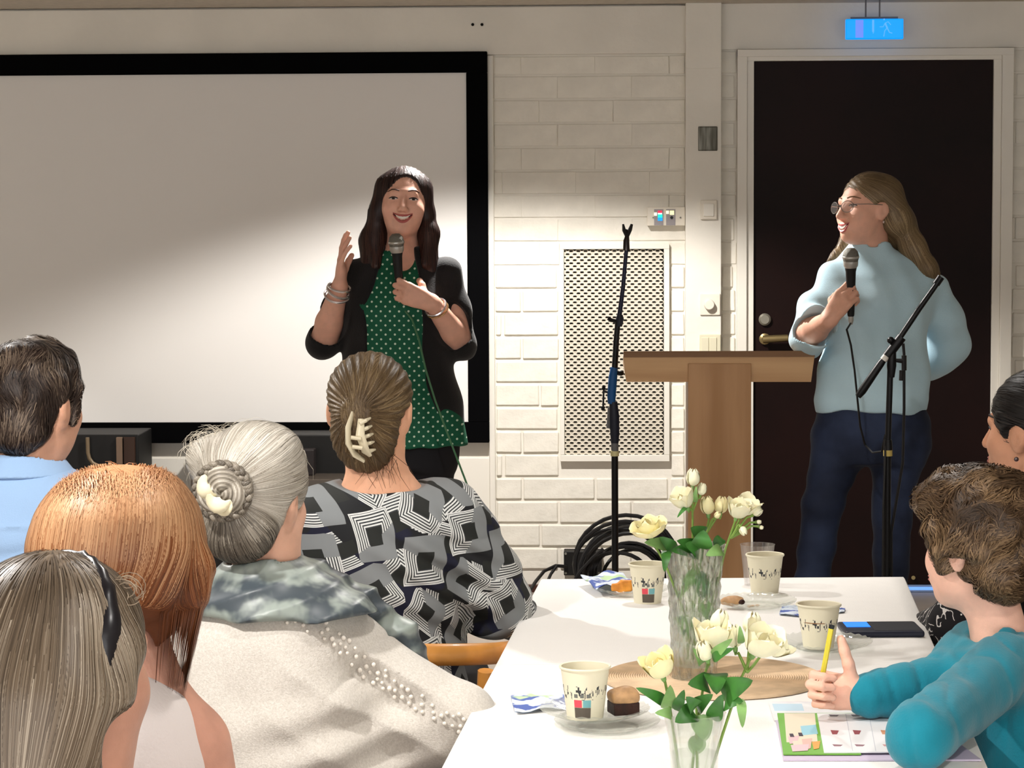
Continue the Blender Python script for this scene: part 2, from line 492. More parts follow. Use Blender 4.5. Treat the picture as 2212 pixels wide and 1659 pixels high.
# bricks, each a piece of the wall
CO, BL = .0928, .2885
def brick_mesh(w, h, key, bev=.004, cache={}):
    if key in cache: return cache[key]
    g = random.Random(hash(key) % 999); bm = bmesh.new(); bmesh.ops.create_cube(bm, size=1)
    for v in bm.verts: v.co = Vector((v.co.x*w+g.uniform(-.0015, .0015), v.co.y*.02, v.co.z*h+g.uniform(-.0012, .0012)))
    bmesh.ops.bevel(bm, geom=bm.edges[:], offset=bev, segments=1, affect='EDGES')
    me = bpy.data.meshes.new('brick'); bm.to_mesh(me); bm.free(); me.materials.append(brickp)
    me.polygons.foreach_set('use_smooth', [True]*len(me.polygons)); me.set_sharp_from_angle(angle=math.radians(25)); cache[key] = me; return me
GX0, GX1, GZ0, GZ1 = P(1210, 760, WY).x, P(1446, 760, WY).x, P(1330, 996, WY).z, P(1330, 527, WY).z   # grille frame
def lay(x0, x1, ztop, zbot, phase=0):
    row = 0; z = .03
    zs = []
    zref = P(1300, 1031, WY).z
    k = math.floor((zref-zbot)/CO); z = zref-k*CO
    while z < ztop:
        z0, z1 = max(z, zbot), min(z+CO, ztop)
        r = int(round((z-zref)/CO)); off = (XB0+P(1208, 1100, WY).x-XB0) + (.5*BL if r % 2 else 0)+(.07 if r % 3 == 0 else 0)+phase
        x = off-math.ceil((off-x0)/BL)*BL
        while x < x1:
            a, b = max(x, x0), min(x+BL, x1)
            segs = [(a, b)]
            if z1 > GZ0+.004 and z0 < GZ1-.004 and x1 > GX0:        # stop at the grille
                segs = [(a, min(b, GX0-.004)), (max(a, GX1+.004), b)]
            for a, b in segs:
                up = z > P(1300, 590, WY).z; w, h = b-a-(.0008 if up else .010), z1-z0-(.008 if up else .010)
                if w > .012 and h > .012:
                    key = (round(w, 2), round(h, 3), (r+int(x*10)) % 3, up)
                    o = bpy.data.objects.new('brick', brick_mesh(round(w, 2) if abs(round(w, 2)-w) < .006 else w, h, key, .0022 if up else .004)); link(o, wb)
                    o.location = ((a+b)/2, 10.0135-random.uniform(0, .003)+(.004 if up else .0), (z0+z1)/2)
            x += BL
        z += CO
lay(XB0, XB1, Z(119), .03)
lay(X(1557), X(1590), Z(106), 0, .11)
lay(X(2184), X(2400), Z(106, 2200), 0, .05)

# door with frame
dw = MB(); dx0, dx1, dz0, dz1 = X(1627), P(2140, 700, WY).x, .03, P(1880, 131, WY).z
door = struct(empty('door_1', (0, 0, 0)))
MB().box((dx0, 9.992, dz0), (dx1, 10.02, dz1), bev=.002).build('door_leaf', mat('dark_brown_door', (24, 9, 7), .5, var=.15, vscale=3, spec=.15), door)
fr = MB(); fx0, fx1, fz1 = X(1591), P(2182, 700, WY).x, P(1880, 106, WY).z
for a, b, yf in ((fx0, X(1612), 9.962), (X(1612), dx0, 9.975), (dx1, P(2157, 700, WY).x, 9.975), (P(2157, 700, WY).x, fx1, 9.962)):
    fr.box((a, yf, 0), (b, 10.02, fz1), bev=.002)
fr.box((fx0, 9.96, P(1880, 122, WY).z), (fx1, 10.02, fz1), bev=.002); fr.box((dx0-.03, 9.973, dz1), (dx1+.03, 10.02, P(1880, 121, WY).z), bev=.002)
fr.build('door_frame', trimp, door)
brass = mat('dull_brass', (150, 132, 92), .35, metal=.8)
c = P(1652, 690, 9.985); MB().lathe([(.0, 0), (.024, 0), (.024, .006), (.017, .012), (0, .012)], 20, M=frame(c, (1, 0, 0), (0, 0, 1), (0, -1, 0))).build('lock_rosette', mat('satin_nickel', (150, 145, 132), .4, metal=.7), door, smooth=True)
h = MB(); c = P(1652, 732, 9.985); h.lathe([(0, 0), (.022, 0), (.022, .008), (.012, .012), (.011, .045), (0, .045)], 16, M=frame(c, (1, 0, 0), (0, 0, 1), (0, -1, 0)))
a, b = P(1648, 733, 9.945), P(1702, 730, 9.945); h.tube([a, (a+b)/2, b], [.0145, .0145, .0135], 12)
h.build('door_handle', brass, door, smooth=True)
MB().box((dx0, 9.986, .010), (dx1, 10.0, .021)).build('threshold_glow_strip', mat('daylight_under_door', (120, 170, 240), .4, emit=(110, 165, 250), es=.75), door)  # glowing strip stands in for the daylight that seeps under the door
MB().tube([P(1973, 1248, 9.991), P(1973, 1248, 9.978)], .008, 10).build('door_stop', brass, door)

# projection screen
sc = empty('projection_screen', (X(500), 9.98, 0), 'large white projection screen in a wide black frame on the wall', 'screen')
sx0, sx1 = -3.05, P(1054, 500, 9.94).x; sz0, sz1 = P(600, 957, 9.94).z, P(600, 114, 9.94).z; bw = .0815
def loc(o): o.location = Vector(o.location)-sc.location; return o
b = MB()
for A, B in (((sx0, sz1-bw), (sx1, sz1)), ((sx0, sz0), (sx1, sz0+bw)), ((sx0, sz0+bw), (sx0+bw, sz1-bw)), ((sx1-bw, sz0+bw), (sx1, sz1-bw))):
    b.box((A[0], 9.94, A[1]), (B[0], 9.985, B[1]), bev=.003)
loc(b.build('screen_frame', mat('black_velvet', (5, 5, 6), .95, spec=.05), sc))
loc(MB().box((sx0+.02, 9.952, sz0+.02), (sx1-.02, 9.975, sz1-.02)).build('screen_sheet', mat('screen_white', (226, 223, 219), .75, spec=.15), sc))

# wall air grille with expanded metal
gr = empty('ventilation_grille', ((GX0+GX1)/2, 10, GZ0), 'tall white framed ventilation grille of expanded metal in the brick wall', 'grille')
gl = lambda o: (setattr(o, 'location', Vector(o.location)-gr.location), o)[1]
ix0, ix1, iz0, iz1 = P(1219, 760, WY).x, P(1434, 760, WY).x, P(1330, 982, WY).z, P(1330, 538, WY).z
b = MB()
for A, B in (((GX0, iz1), (GX1, GZ1)), ((GX0, GZ0), (GX1, iz0)), ((GX0, iz0), (ix0, iz1)), ((ix1, iz0), (GX1, iz1))):
    b.box((A[0], 9.982, A[1]), (B[0], 10.012, B[1]), bev=.002)
gl(b.build('grille_frame', trimp, gr))
gl(MB().box((ix0-.005, 10.008, iz0-.005), (ix1+.005, 10.0105, iz1+.005)).build('grille_back', mat('grille_dark', (34, 30, 25), .9), gr))
V = []; Fc = []; pw, phh = .0282, .0236; nx = int((ix1-ix0)/pw)+1; nz = int((iz1-iz0)/phh)+1
# staggered rows of slots: every cell is a ring between a diamond cell border and a flat hexagonal hole
for j in range(-1, 2*nz+1):
    for i in range(-1, nx+1):
        cx = ix0+(i+.5*(j % 2)+.5)*pw; cz = iz0+(j*.5+.5)*phh
        if cx < ix0-.002 or cx > ix1+.002 or cz < iz0-.002 or cz > iz1+.002: continue
        out = [(pw/2, 0), (pw*.25, phh*.25), (0, phh/2), (-pw*.25, phh*.25), (-pw/2, 0), (-pw*.25, -phh*.25), (0, -phh/2), (pw*.25, -phh*.25)]
        hw, hh = pw*.285, phh*.135
        inn = [(hw, 0), (hw*.72, hh), (0, hh*1.12), (-hw*.72, hh), (-hw, 0), (-hw*.72, -hh), (0, -hh*1.12), (hw*.72, -hh)]
        n = len(V)
        for k in range(8): V.append((min(max(cx+out[k][0], ix0), ix1), 9.996, min(max(cz+out[k][1], iz0), iz1)))
        for k in range(8): V.append((cx+inn[k][0], 9.9945, cz+inn[k][1]))
        for k in range(8): V.append((cx+inn[k][0], 9.999, cz+inn[k][1]-.0015))
        for k in range(8):
            k2 = (k+1) % 8; Fc.append((n+k, n+k2, n+8+k2, n+8+k)); Fc.append((n+8+k, n+8+k2, n+16+k2, n+16+k))
me = bpy.data.meshes.new('expanded_metal'); me.from_pydata(V, [], Fc); me.update()
o = obj('expanded_metal', me, mat('grille_paint', (206, 198, 182), .5), gr); gl(o); o['kind'] = 'stuff'

# exit sign on the ceiling above the door
ex = empty('exit_sign', P(1889, 62, 9.8), 'glowing blue exit sign with running man hanging above the dark door', 'sign')
el = lambda o: (setattr(o, 'location', Vector(o.location)-ex.location), o)[1]
sg = mat('exit_sign_face', (0, 110, 235), .3)
t = NT(sg); t.b.inputs['Emission Color'].default_value = (0, .34, 1., 1); t.b.inputs['Emission Strength'].default_value = .98
a, b = P(1827, 85, 9.8), P(1952, 40, 9.8)
el(MB().box((a.x, 9.8, a.z), (b.x, 9.83, b.z), bev=.004).build('sign_box', sg, ex))
pic = mat('exit_sign_pictogram', (80, 140, 250), .3, emit=(90, 165, 255), es=1.0)
el(MB().box((P(1848, 60, 9.8).x, 9.7985, a.z+.006), (P(1865, 60, 9.8).x, 9.8, b.z-.004)).build('door_pictogram', mat('exit_sign_door', (110, 130, 250), .3, emit=(95, 130, 252), es=1.0), ex))
k = MB(); S_ = lambda x, y: P(1820+x/2212*140, 20+y/1264*80, 9.7992)
k.box(tuple(S_(1010, 770)+Vector((0, -.0005, 0))), tuple(S_(1080, 360)+Vector((0, .0005, 0)))).tube([S_(1045, 840), S_(1045, 760)], [.0005, .004], 3)
el(k.build('arrow_pictogram', pic, ex))
k = MB(); k.ball(S_(1420, 345), (.0035, .0008, .0035), 8)
for pts, r in (([(1450, 470), (1530, 640)], .0034), ([(1530, 640), (1600, 790), (1700, 815)], .0022), ([(1520, 640), (1440, 740), (1410, 930)], .002), ([(1460, 470), (1560, 430), (1650, 530)], .0018), ([(1450, 480), (1390, 600), (1270, 600)], .0018)):
    k.tube([S_(*q) for q in pts], r, 5)
el(k.build('running_man_pictogram', pic, ex))
for q in (1870, 1900):
    el(MB().tube([P(q, 41, 9.815), Vector((P(q, 41, 9.815).x, 9.815, CEIL))], .003, 6).build('hanger', mat('grey_bracket', (110, 108, 110), .5), ex))
el(MB().box((a.x+.02, 9.81, b.z), (b.x-.02, 9.825, b.z+.008)).build('sign_housing', mat('grey_bracket'), ex))

# small wall fittings
def fitting(name, px0, px1, py0, py1, yf, m, label, cat, yb=9.9305, bev=.003):
    a, b = P(px0, py1, yf), P(px1, py0, yf); e = empty(name, ((a.x+b.x)/2, yf, a.z), label, cat)
    o = MB().box((a.x, yf, a.z), (b.x, yb, b.z), bev=bev).build('plate', m, e); o.location = -e.location
    return e, a, b
plast = mat('white_plastic', (222, 214, 199), .45)
gm = mat('brushed_grey_metal', (104, 102, 92), .42, metal=.5)
t = NT(gm); t.base(t.mix(t.noise(30, 3, vec=t.stretch(1, 1, .12)).ramp(.35, .65), (66, 62, 50), (134, 132, 122)))
e, a, b = fitting('metal_wall_plate', 1508, 1550, 273, 326, 9.925, gm, 'small grey metal square plate high on the white pillar', 'wall plate')
MB().box((a.x+.004, 9.9235, a.z+.004), (b.x-.004, 9.9255, b.z-.004), bev=.001).build('plate_face', gm, e).location = -e.location
e, a, b = fitting('media_outlet_box', 1398, 1480, 447, 488, 9.965, plast, 'white media panel with small red, blue and white indicator lights above the ventilation grille', 'control panel', 10.012)
for q in (1411, 1470):
    o = MB().tube([P(q, 470, 9.965), P(q, 470, 9.962)], .0035, 8).build('screw', gm, e); o.location = -e.location
for x0, x1, y0, y1, nm, c, es in ((1413, 1433, 452, 488, 'module', (150, 145, 150), 0), (1439, 1459, 452, 488, 'module', (148, 143, 140), 0)):
    A, B = P(x0, y1-1, 9.965), P(x1, y0, 9.965); o = MB().box((A.x, 9.9635, A.z), (B.x, 9.966, B.z)).build(nm, mat('grey_module', (150, 144, 146), .5), e); o.location = -e.location
for x0, x1, y0, y1, c, es in ((1421, 1430, 455, 460, (240, 40, 70), 1), (1421, 1430, 460, 463, (240, 250, 250), 1), (1421, 1431, 463, 470, (20, 210, 190), .9), (1421, 1431, 470, 477, (10, 140, 250), 1), (1413, 1419, 459, 466, (255, 246, 205), 1), (1439, 1445, 455, 462, (255, 246, 195), 1), (1447, 1456, 455, 464, (250, 240, 170), 1)):
    A, B = P(x0, y1, 9.9635), P(x1, y0, 9.9635)
    o = MB().box((A.x, 9.962, A.z), (B.x, 9.9636, B.z)).build('indicator_light', mat('led_%d_%d_%d' % c, c, .4, emit=c, es=es), e); o.location = -e.location
A = P(1451, 470, 9.9635); o = MB().tube([A, A+Vector((0, -.002, 0))], .006, 10).build('knob', mat('black_plastic', (18, 18, 19), .45), e); o.location = -e.location
e, a, b = fitting('temperature_sensor', 1513, 1549, 432, 474, 9.917, mat('white_plastic'), 'small white sensor box on the pillar above the dimmer', 'sensor')
o = MB().box((a.x+.012, 9.912, a.z+.012), (b.x-.012, 9.918, b.z-.014), bev=.002).build('sensor_window', trimp, e); o.location = -e.location
e, a, b = fitting('light_dimmer', 1512, 1556, 634, 681, 9.922, mat('white_plastic'), 'white rotary light dimmer with round knob on the pillar', 'dimmer')
o = MB().lathe([(0, 0), (.021, 0), (.0195, .022), (.017, .024), (0, .024)], 20, M=frame(P(1532, 658, 9.922), (1, 0, 0), (0, 0, 1), (0, -1, 0))).build('knob', mat('white_plastic'), e, smooth=True); o.location = -e.location
e, a, b = fitting('light_switch', 1511, 1557, 722, 770, 9.918, mat('cream_plastic', (214, 208, 182), .45), 'cream double light switch low on the pillar behind the lectern', 'light switch')
for i in range(2):
    o = MB().box((a.x+.008+i*.031, 9.914, a.z+.01), (a.x+.036+i*.031, 9.919, b.z-.012), bev=.002).build('rocker', mat('cream_plastic'), e); o.location = -e.location

# dark things on the floor under the screen
def bl(name, px0, px1, py0, py1, yf, yb, m, label, cat):
    a, b = P(px0, py1, yf), P(px1, py0, yf); e = empty(name, ((a.x+b.x)/2, (yf+yb)/2, 0), label, cat); return e, a, b
pb = mat('black_laminate', (11, 10, 9), .55, var=.2, vscale=6)
e, a, b = bl('equipment_cabinet', 120, 297, 950, 1200, 9.6, 9.9, pb, 'black cabinet with a bent tube handle under the projection screen', 'cabinet')
zt = P(200, 940, 9.6).z
k = MB(); k.box((a.x, 9.62, 0), (b.x, 9.9, zt), bev=.004); o = k.build('cabinet_body', pb, e); o.location = -e.location
al = mat('dull_tube', (120, 104, 82), .45, metal=.3)
o = MB().tube([P(189, 945, 9.6), P(190, 978, 9.6), P(193, 990, 9.6), P(200, 1000, 9.6), P(212, 1006, 9.6), P(250, 1007, 9.6)], .0075, 10).build('bent_tube', al, e, smooth=True); o.location = -e.location
A, B = P(253, 1100, 9.6), P(263, 945, 9.6); o = MB().box((A.x, 9.6, A.z), (B.x, 9.625, B.z), bev=.002).build('upright', mat('brown_upright', (108, 88, 72), .5), e); o.location = -e.location
A, B = P(268, 1100, 9.6), P(290, 945, 9.6); o = MB().box((A.x, 9.608, A.z), (B.x, 9.622, B.z), bev=.002).build('brown_panel', mat('brown_panel', (48, 28, 16), .5), e); o.location = -e.location
e, a, b = bl('media_bench', 420, 745, 950, 1200, 9.55, 9.9, pb, 'black media bench with a glossy shelf under the screen behind the seated people', 'bench')
k = MB(); zs = P(680, 1032, 9.55).z
k.box((a.x, 9.7, 0), (b.x, 9.9, P(600, 948, 9.55).z), bev=.004); k.box((a.x, 9.5, 0), (b.x, 9.72, zs-.03), bev=.004)
o = k.build('bench_body', pb, e); o.location = -e.location
o = MB().box((a.x, 9.49, zs-.028), (b.x, 9.72, zs), bev=.003).build('glossy_shelf', mat('glossy_grey_shelf', (74, 66, 58), .25), e); o.location = -e.location
o = MB().box((P(652, 1000, 9.65).x, 9.62, zs), (P(680, 1000, 9.65).x, 9.7, P(660, 970, 9.65).z), bev=.004).build('small_speaker', mat('speaker_black', (30, 24, 24), .6), e); o.location = -e.location
A = P(655, 1029, 9.488); o = MB().ball(A, .006, 8).build('chrome_button', mat('chrome', (220, 218, 214), .15, metal=1), e); o.location = -e.location

# black socket box low on the brick wall
e, a, b = fitting('floor_socket_box', 1218, 1300, 1191, 1243, 9.93, mat('black_box', (14, 12, 11), .5), 'black socket box low on the brick wall beside the cable coil', 'socket box', 10.012)
for q in ((1222, 1196), (1222, 1238), (1294, 1196), (1294, 1238)):
    o = MB().tube([P(*q, 9.931), P(*q, 9.926)], .005, 8).build('screw', gm, e); o.location = -e.location
ck = mat('black_cable', (15, 14, 15), .42)
k = MB(); k.tube([P(1224, 1224, 9.92), P(1200, 1222, 9.88), P(1175, 1234, 9.85), P(1158, 1255, 9.8), P(1145, 1275, 9.7), (P(1140, 1275, 9.7).x, 9.6, .01)], .007, 8)
k.tube([P(1203, 1222, 9.88), P(1190, 1240, 9.85), P(1180, 1262, 9.8), (P(1180, 1262, 9.8).x, 9.7, .01)], .006, 8)
o = k.build('cable', ck, e, smooth=True); o.location = -e.location
# recessed downlights in the ceiling
for i, (x, y, wt, ha, blend) in enumerate(LAMPS):
    e = empty('ceiling_downlight', (x, y, CEIL), 'round recessed ceiling downlight '+('in front of the projection screen', 'by the wall at the far end of the screen', 'above the far end of the long table', 'above the man in the blue shirt', 'above the near end of the long table', 'above the grey haired women', 'above the aisle beside the boy')[i], 'lamp', 'ceiling downlights')
    MB().lathe([(.075, 0), (.09, 0), (.09, -.006), (.075, -.006)], 24, close=True).build('trim_ring', trimp, e, smooth=True)
    MB().lathe([(0, -.001), (.074, -.001), (.074, -.0025), (0, -.0025)], 24).build('diffuser', mat('lamp_glow', (255, 240, 215), .5, emit=(255, 236, 205), es=6), e)
# ================================================================== furniture and things
TZ = .73
def local(e, o): o.location = Vector(o.location)-e.location; return o
wood = mat('oak_veneer', (150, 112, 74), .45, spec=.35)
t = NT(wood); n = t.noise(14, 5, vec=t.stretch(1, 1, .09)); t.base(t.mix(n.ramp(.3, .7), (176, 136, 96), (152, 112, 72))); t.bump(n, .0004)
woodh = mat('oak_veneer_across', (160, 124, 84), .45, spec=.35)
t = NT(woodh); n = t.noise(14, 5, vec=t.stretch(.07, 1, 1)); t.base(t.mix(n.ramp(.3, .7), (196, 158, 114), (170, 130, 88))); t.bump(n, .0004)
# lectern
LY = 7.8
e = empty('lectern', (P(1553, 900, LY).x, LY+.1, 0), 'oak lectern with a wide slanted top on a broad column', 'lectern')
a, b = P(1347, 766, LY), P(1760, 766, LY); c_, d_ = P(1353, 825, LY), P(1752, 825, LY)
local(e, MB().prism([(a.x, a.z), (b.x, b.z), (d_.x, d_.z), (c_.x, c_.z)], LY, LY+.02).build('front_board', woodh, e))
k = MB(); zt = P(1553, 758, LY).z
k.add([(a.x, LY-.004, zt), (b.x, LY-.004, zt), (b.x, LY+.36, zt-.05), (a.x, LY+.36, zt-.05), (a.x, LY-.004, zt-.018), (b.x, LY-.004, zt-.018), (b.x, LY+.36, zt-.068), (a.x, LY+.36, zt-.068)],
      [(0, 1, 2, 3), (7, 6, 5, 4), (0, 4, 5, 1), (1, 5, 6, 2), (2, 6, 7, 3), (3, 7, 4, 0)])
local(e, k.build('reading_top', mat('oak_edge_dark', (120, 86, 54), .5), e))
for s in (a, b):
    q = 1 if s is a else -1
    local(e, MB().add([(s.x, LY+.01, zt-.02), (s.x+q*.018, LY+.01, zt-.02), (s.x+q*.018, LY+.35, zt-.066), (s.x, LY+.35, zt-.066), (c_.x if q > 0 else d_.x, LY+.01, c_.z), ((c_.x if q > 0 else d_.x)+q*.018, LY+.01, c_.z), ((c_.x if q > 0 else d_.x)+q*.018, LY+.35, c_.z+.004), (c_.x if q > 0 else d_.x, LY+.35, c_.z+.004)],
        [(0, 1, 2, 3), (7, 6, 5, 4), (0, 4, 5, 1), (1, 5, 6, 2), (2, 6, 7, 3), (3, 7, 4, 0)]).build('side_board', woodh, e))
a, b = P(1486, 1000, LY), P(1622, 1000, LY)
local(e, MB().box((a.x, LY-.012, .04), (b.x, LY+.22, P(1553, 785, LY).z), bev=.002).build('column', wood, e))
local(e, MB().box((a.x-.09, LY-.05, 0), (b.x+.09, LY+.34, .04), bev=.004).build('foot_plate', wood, e))

# microphones and stands
blk = mat('black_metal', (16, 16, 18), .38, metal=.3); blue = mat('blue_clutch', (18, 74, 128), .5); dnav = mat('navy_sleeve', (22, 26, 40), .5)
def tripod(e, x, y, z0, m, rot=20):
    for i in range(3):
        an = math.radians(90+i*120+rot)
        k = MB(); k.tube([(x, y, z0+.06), (x+math.cos(an)*.30, y+math.sin(an)*.30, .014)], .008, 8); k.ball((x+math.cos(an)*.305, y+math.sin(an)*.305, .013), .013, 8)
        local(e, k.build('leg', m, e, smooth=True))
SY = 7.9
bx = P(1329, 1200, SY).x
e = empty('microphone_stand', (bx, SY, 0), 'empty straight microphone stand with a blue clutch before the ventilation grille', 'microphone stand')
tripod(e, bx, SY, .02, blk, 90)
p = lambda x, y: P(x, y, SY)
local(e, MB().tube([(bx, SY, .05), p(1328, 985)], .0105, 12).build('lower_tube', blk, e, smooth=True))
local(e, MB().tube([p(1328, 985), p(1328, 974)], .0135, 12).build('collar', mat('cream_collar', (196, 188, 140), .5), e, smooth=True))
local(e, MB().tube([p(1328, 974), p(1328, 955)], [.0115, .0115], 12).build('ring', mat('grey_plastic', (96, 96, 98), .5), e, smooth=True))
local(e, MB().tube([p(1328, 957), p(1328, 935), p(1327, 900), p(1325, 868)], [.012, .0145, .0155, .0125], 12).build('sleeve', dnav, e, smooth=True))
local(e, MB().tube([p(1314, 925), p(1317, 880)], .006, 8).build('lever', mat('grey_plastic'), e, smooth=True))
local(e, MB().tube([p(1321, 872), p(1321, 855), p(1324, 815), p(1327, 794)], [.0115, .0135, .0135, .0115], 12).build('clutch', blue, e, smooth=True))
k = MB(); k.tube([p(1329, 806), p(1342, 806)], [.005, .009], 8); k.ball(p(1342, 806), .009, 8)
local(e, k.build('wing_screw', blk, e, smooth=True))
local(e, MB().tube([p(1328, 795), p(1331, 740), p(1335, 690)], [.0095, .009, .0085], 12).build('middle_tube', blk, e, smooth=True))
local(e, MB().tube([p(1337, 705), p(1339, 688), p(1339, 680)], [.010, .0125, .009], 12).build('joint', dnav, e, smooth=True))
k = MB(); k.tube([p(1335, 694), p(1322, 692), p(1315, 690)], [.005, .006, .007], 8); k.tube([p(1316, 692), p(1317, 684)], [.007, .004], 8)
local(e, k.build('clamp_knob', blk, e, smooth=True))
local(e, MB().tube([p(1337, 690), p(1346, 620), p(1353, 540)], [.0075, .0065, .006], 10).build('boom_tube', mat('navy_tube', (16, 20, 44), .35, metal=.3), e, smooth=True))
k = MB(); k.tube([p(1353, 541), p(1353, 520), p(1355, 508)], [.0105, .0095, .006], 12)
local(e, k.build('clip_base', mat('black_chrome', (60, 56, 54), .2, metal=.9), e, smooth=True))
k = MB(); k.tube([p(1355, 512), p(1348, 497), p(1346, 484)], [.006, .006, .003], 8); k.tube([p(1355, 510), p(1361, 496), p(1365, 484)], [.006, .0065, .004], 8); k.ball(p(1352, 500), (.009, .009, .008), 8)
local(e, k.build('microphone_clip', mat('black_plastic'), e, smooth=True))
k = MB(); k.tube([p(1304, 832), p(1304, 842)], [.003, .008], 8); k.tube([p(1304, 842), p(1303, 880)], .003, 6); k.tube([p(1303, 878), p(1302, 886)], [.007, .005], 6); k.tube([p(1304, 845), p(1322, 850)], .004, 6)
local(e, k.build('spring_hook', blk, e, smooth=True))
SY2 = 7.5; p = lambda x, y: P(x, y, SY2)
bx = P(1915, 1200, SY2).x
e = empty('boom_microphone_stand', (bx, SY2, 0), 'black boom microphone stand in front of the woman in pale blue', 'microphone stand')
tripod(e, bx, SY2, .02, blk)
local(e, MB().tube([(bx, SY2, .05), p(1917, 985)], .011, 12).build('lower_tube', blk, e, smooth=True))
local(e, MB().tube([p(1918, 985), p(1918, 972)], .0135, 12).build('paper_label', mat('yellow_label', (186, 164, 92), .6), e, smooth=True))
local(e, MB().tube([p(1918, 972), p(1918, 950)], [.014, .012], 12).build('collar', blk, e, smooth=True))
local(e, MB().tube([p(1918, 955), p(1924, 775)], .009, 12).build('upper_tube', blk, e, smooth=True))
local(e, MB().tube([p(1925, 815), p(1926, 790), p(1927, 760)], [.010, .014, .012], 12).build('pivot', blk, e, smooth=True))
local(e, MB().tube([p(1853, 857), p(1862, 845), p(1903, 785), p(1912, 773)], [.009, .0125, .011, .008], 12).build('counterweight', blk, e, smooth=True))
local(e, MB().tube([p(1908, 778), p(1916, 768)], .011, 12).build('white_ring', mat('white_ring', (210, 205, 196), .5), e, smooth=True))
local(e, MB().tube([p(1916, 770), p(1948, 728)], .0145, 12).build('boom_clutch', blk, e, smooth=True))
local(e, MB().tube([p(1940, 735), p(1985, 668), p(2029, 606)], [.0085, .0085, .0075], 12).build('boom', blk, e, smooth=True))
local(e, MB().tube([p(2022, 614), p(2033, 598)], .011, 10).build('boom_tip', blk, e, smooth=True))
k = MB(); k.ball(p(1924, 735), .011, 10); k.tube([p(1924, 738), p(1932, 752)], .005, 8); local(e, k.build('clamp_knob', blk, e, smooth=True))
k = MB(); k.tube([p(1930, 778), p(1950, 780)], [.005, .007], 8); local(e, k.build('side_screw', blk, e, smooth=True))
k = MB(); k.tube([p(1951, 742), p(1953, 765), p(1953, 880), p(1950, 1000), p(1925, 1150), (bx+.02, SY2, .02)], .0042, 8); k.tube([p(1953, 768), p(1953, 800)], .0075, 8); k.tube([p(1948, 800), p(1947, 822)], .007, 8)
local(e, k.build('hanging_cable', ck, e, smooth=True))

# cable coil by the wall
e = empty('cable_coil', (P(1345, 1200, 9.35).x, 9.35, 0), 'coil of thick black cable piled against the brick wall', 'cable')
k = MB(); g = random.Random(3); c0 = P(1345, 1200, 9.3)
for i in range(13):
    r = g.uniform(.10, .165); cx, cz = c0.x+g.uniform(-.02, .05), r+.01+g.uniform(0, .05) if i < 9 else r+.01; ty = 9.36+g.uniform(-.1, .15); ti = g.uniform(-.5, .5)
    k.tube([(cx+math.cos(q)*r*1.15, ty+math.sin(q)*ti*.2+math.cos(q)*ti*.1, cz+math.sin(q)*r) for q in [2*math.pi*j/28 for j in range(29)]], .0075, 6, cap=False)
k.tube([P(1303, 1185, 9.2), P(1280, 1205, 9.2), P(1255, 1232, 9.2), P(1240, 1255, 9.2)], .006, 6)
local(e, k.build('loops', ck, e, smooth=True))

# ---- table with cloth
FL, FR = Vector((-.154, 5.563)), Vector((.643, 5.601)); NL, NR = Vector((-.284, 3.1)), Vector((.524, 3.14))
def tq(u, v):
    """u across, v from far to near, on the table"""
    a = FL.lerp(FR, u); b = NL.lerp(NR, u); return a.lerp(b, v)
tb = empty('dining_table', (*tq(.5, .5), 0), 'long table under the white tablecloth', 'table')
k = MB(); q = [tq(u, v) for u, v in ((.012, .005), (.988, .005), (.988, .995), (.012, .995))]
k.add([(x, y, z) for z in (TZ-.032, TZ-.006) for x, y in q], [(0, 1, 2, 3), (7, 6, 5, 4), (0, 4, 5, 1), (1, 5, 6, 2), (2, 6, 7, 3), (3, 7, 4, 0)])
local(tb, k.build('tabletop', wood, tb))
for u, v in ((.08, .04), (.92, .04), (.08, .96), (.92, .96)):
    x, y = tq(u, v); local(tb, MB().tube([(x, y, 0), (x, y, TZ-.03)], .02, 10).build('leg', blk, tb, smooth=True))
# cloth: top grid plus hanging skirt
Nu, Nv = 24, 60; V = []; Fc = []
for j in range(Nv+1):
    for i in range(Nu+1):
        x, y = tq(i/Nu, j/Nv); V.append((x, y, TZ-.0012*(1 if i in (0, Nu) or j in (0, Nv) else 0)))
for j in range(Nv):
    for i in range(Nu): Fc.append((j*(Nu+1)+i, j*(Nu+1)+i+1, (j+1)*(Nu+1)+i+1, (j+1)*(Nu+1)+i))
bd = [i for i in range(Nu+1)]+[j*(Nu+1)+Nu for j in range(1, Nv+1)]+[Nv*(Nu+1)+i for i in range(Nu-1, -1, -1)]+[j*(Nu+1) for j in range(Nv-1, 0, -1)]
ctr = Vector((*tq(.5, .5), 0)); prev = bd; L = len(bd)
for lv, (dz, out) in enumerate(((.004, .003), (.02, .006), (.07, .008), (.14, .010), (.21, .012), (.255, .013))):
    cur = []
    for n_, i in enumerate(bd):
        v = Vector(V[i]); j, ii = divmod(i, Nu+1)
        nx = (-1 if ii == 0 else 1 if ii == Nu else 0); ny = (1 if j == 0 else -1 if j == Nv else 0)
        w_ = math.sin(n_*.55)*.6+math.sin(n_*.23+1)*.5
        o_ = out+dz*.06*(1+w_)
        V.append((v.x+nx*o_, v.y+ny*o_, TZ-.0012-dz+.004*math.sin(n_*.3)*(dz > .1))); cur.append(len(V)-1)
    for n_ in range(L): Fc.append((prev[n_], prev[(n_+1) % L], cur[(n_+1) % L], cur[n_]))
    prev = cur
me = bpy.data.meshes.new('tablecloth'); me.from_pydata(V, [], Fc); me.update()
cl = mat('white_tablecloth', (238, 236, 232), .8, spec=.2, sheen=.1)
t = NT(cl); n = t.noise(3.2, 3); n2 = t.noise(300, 2); x_, y_, z_ = t.xyz()
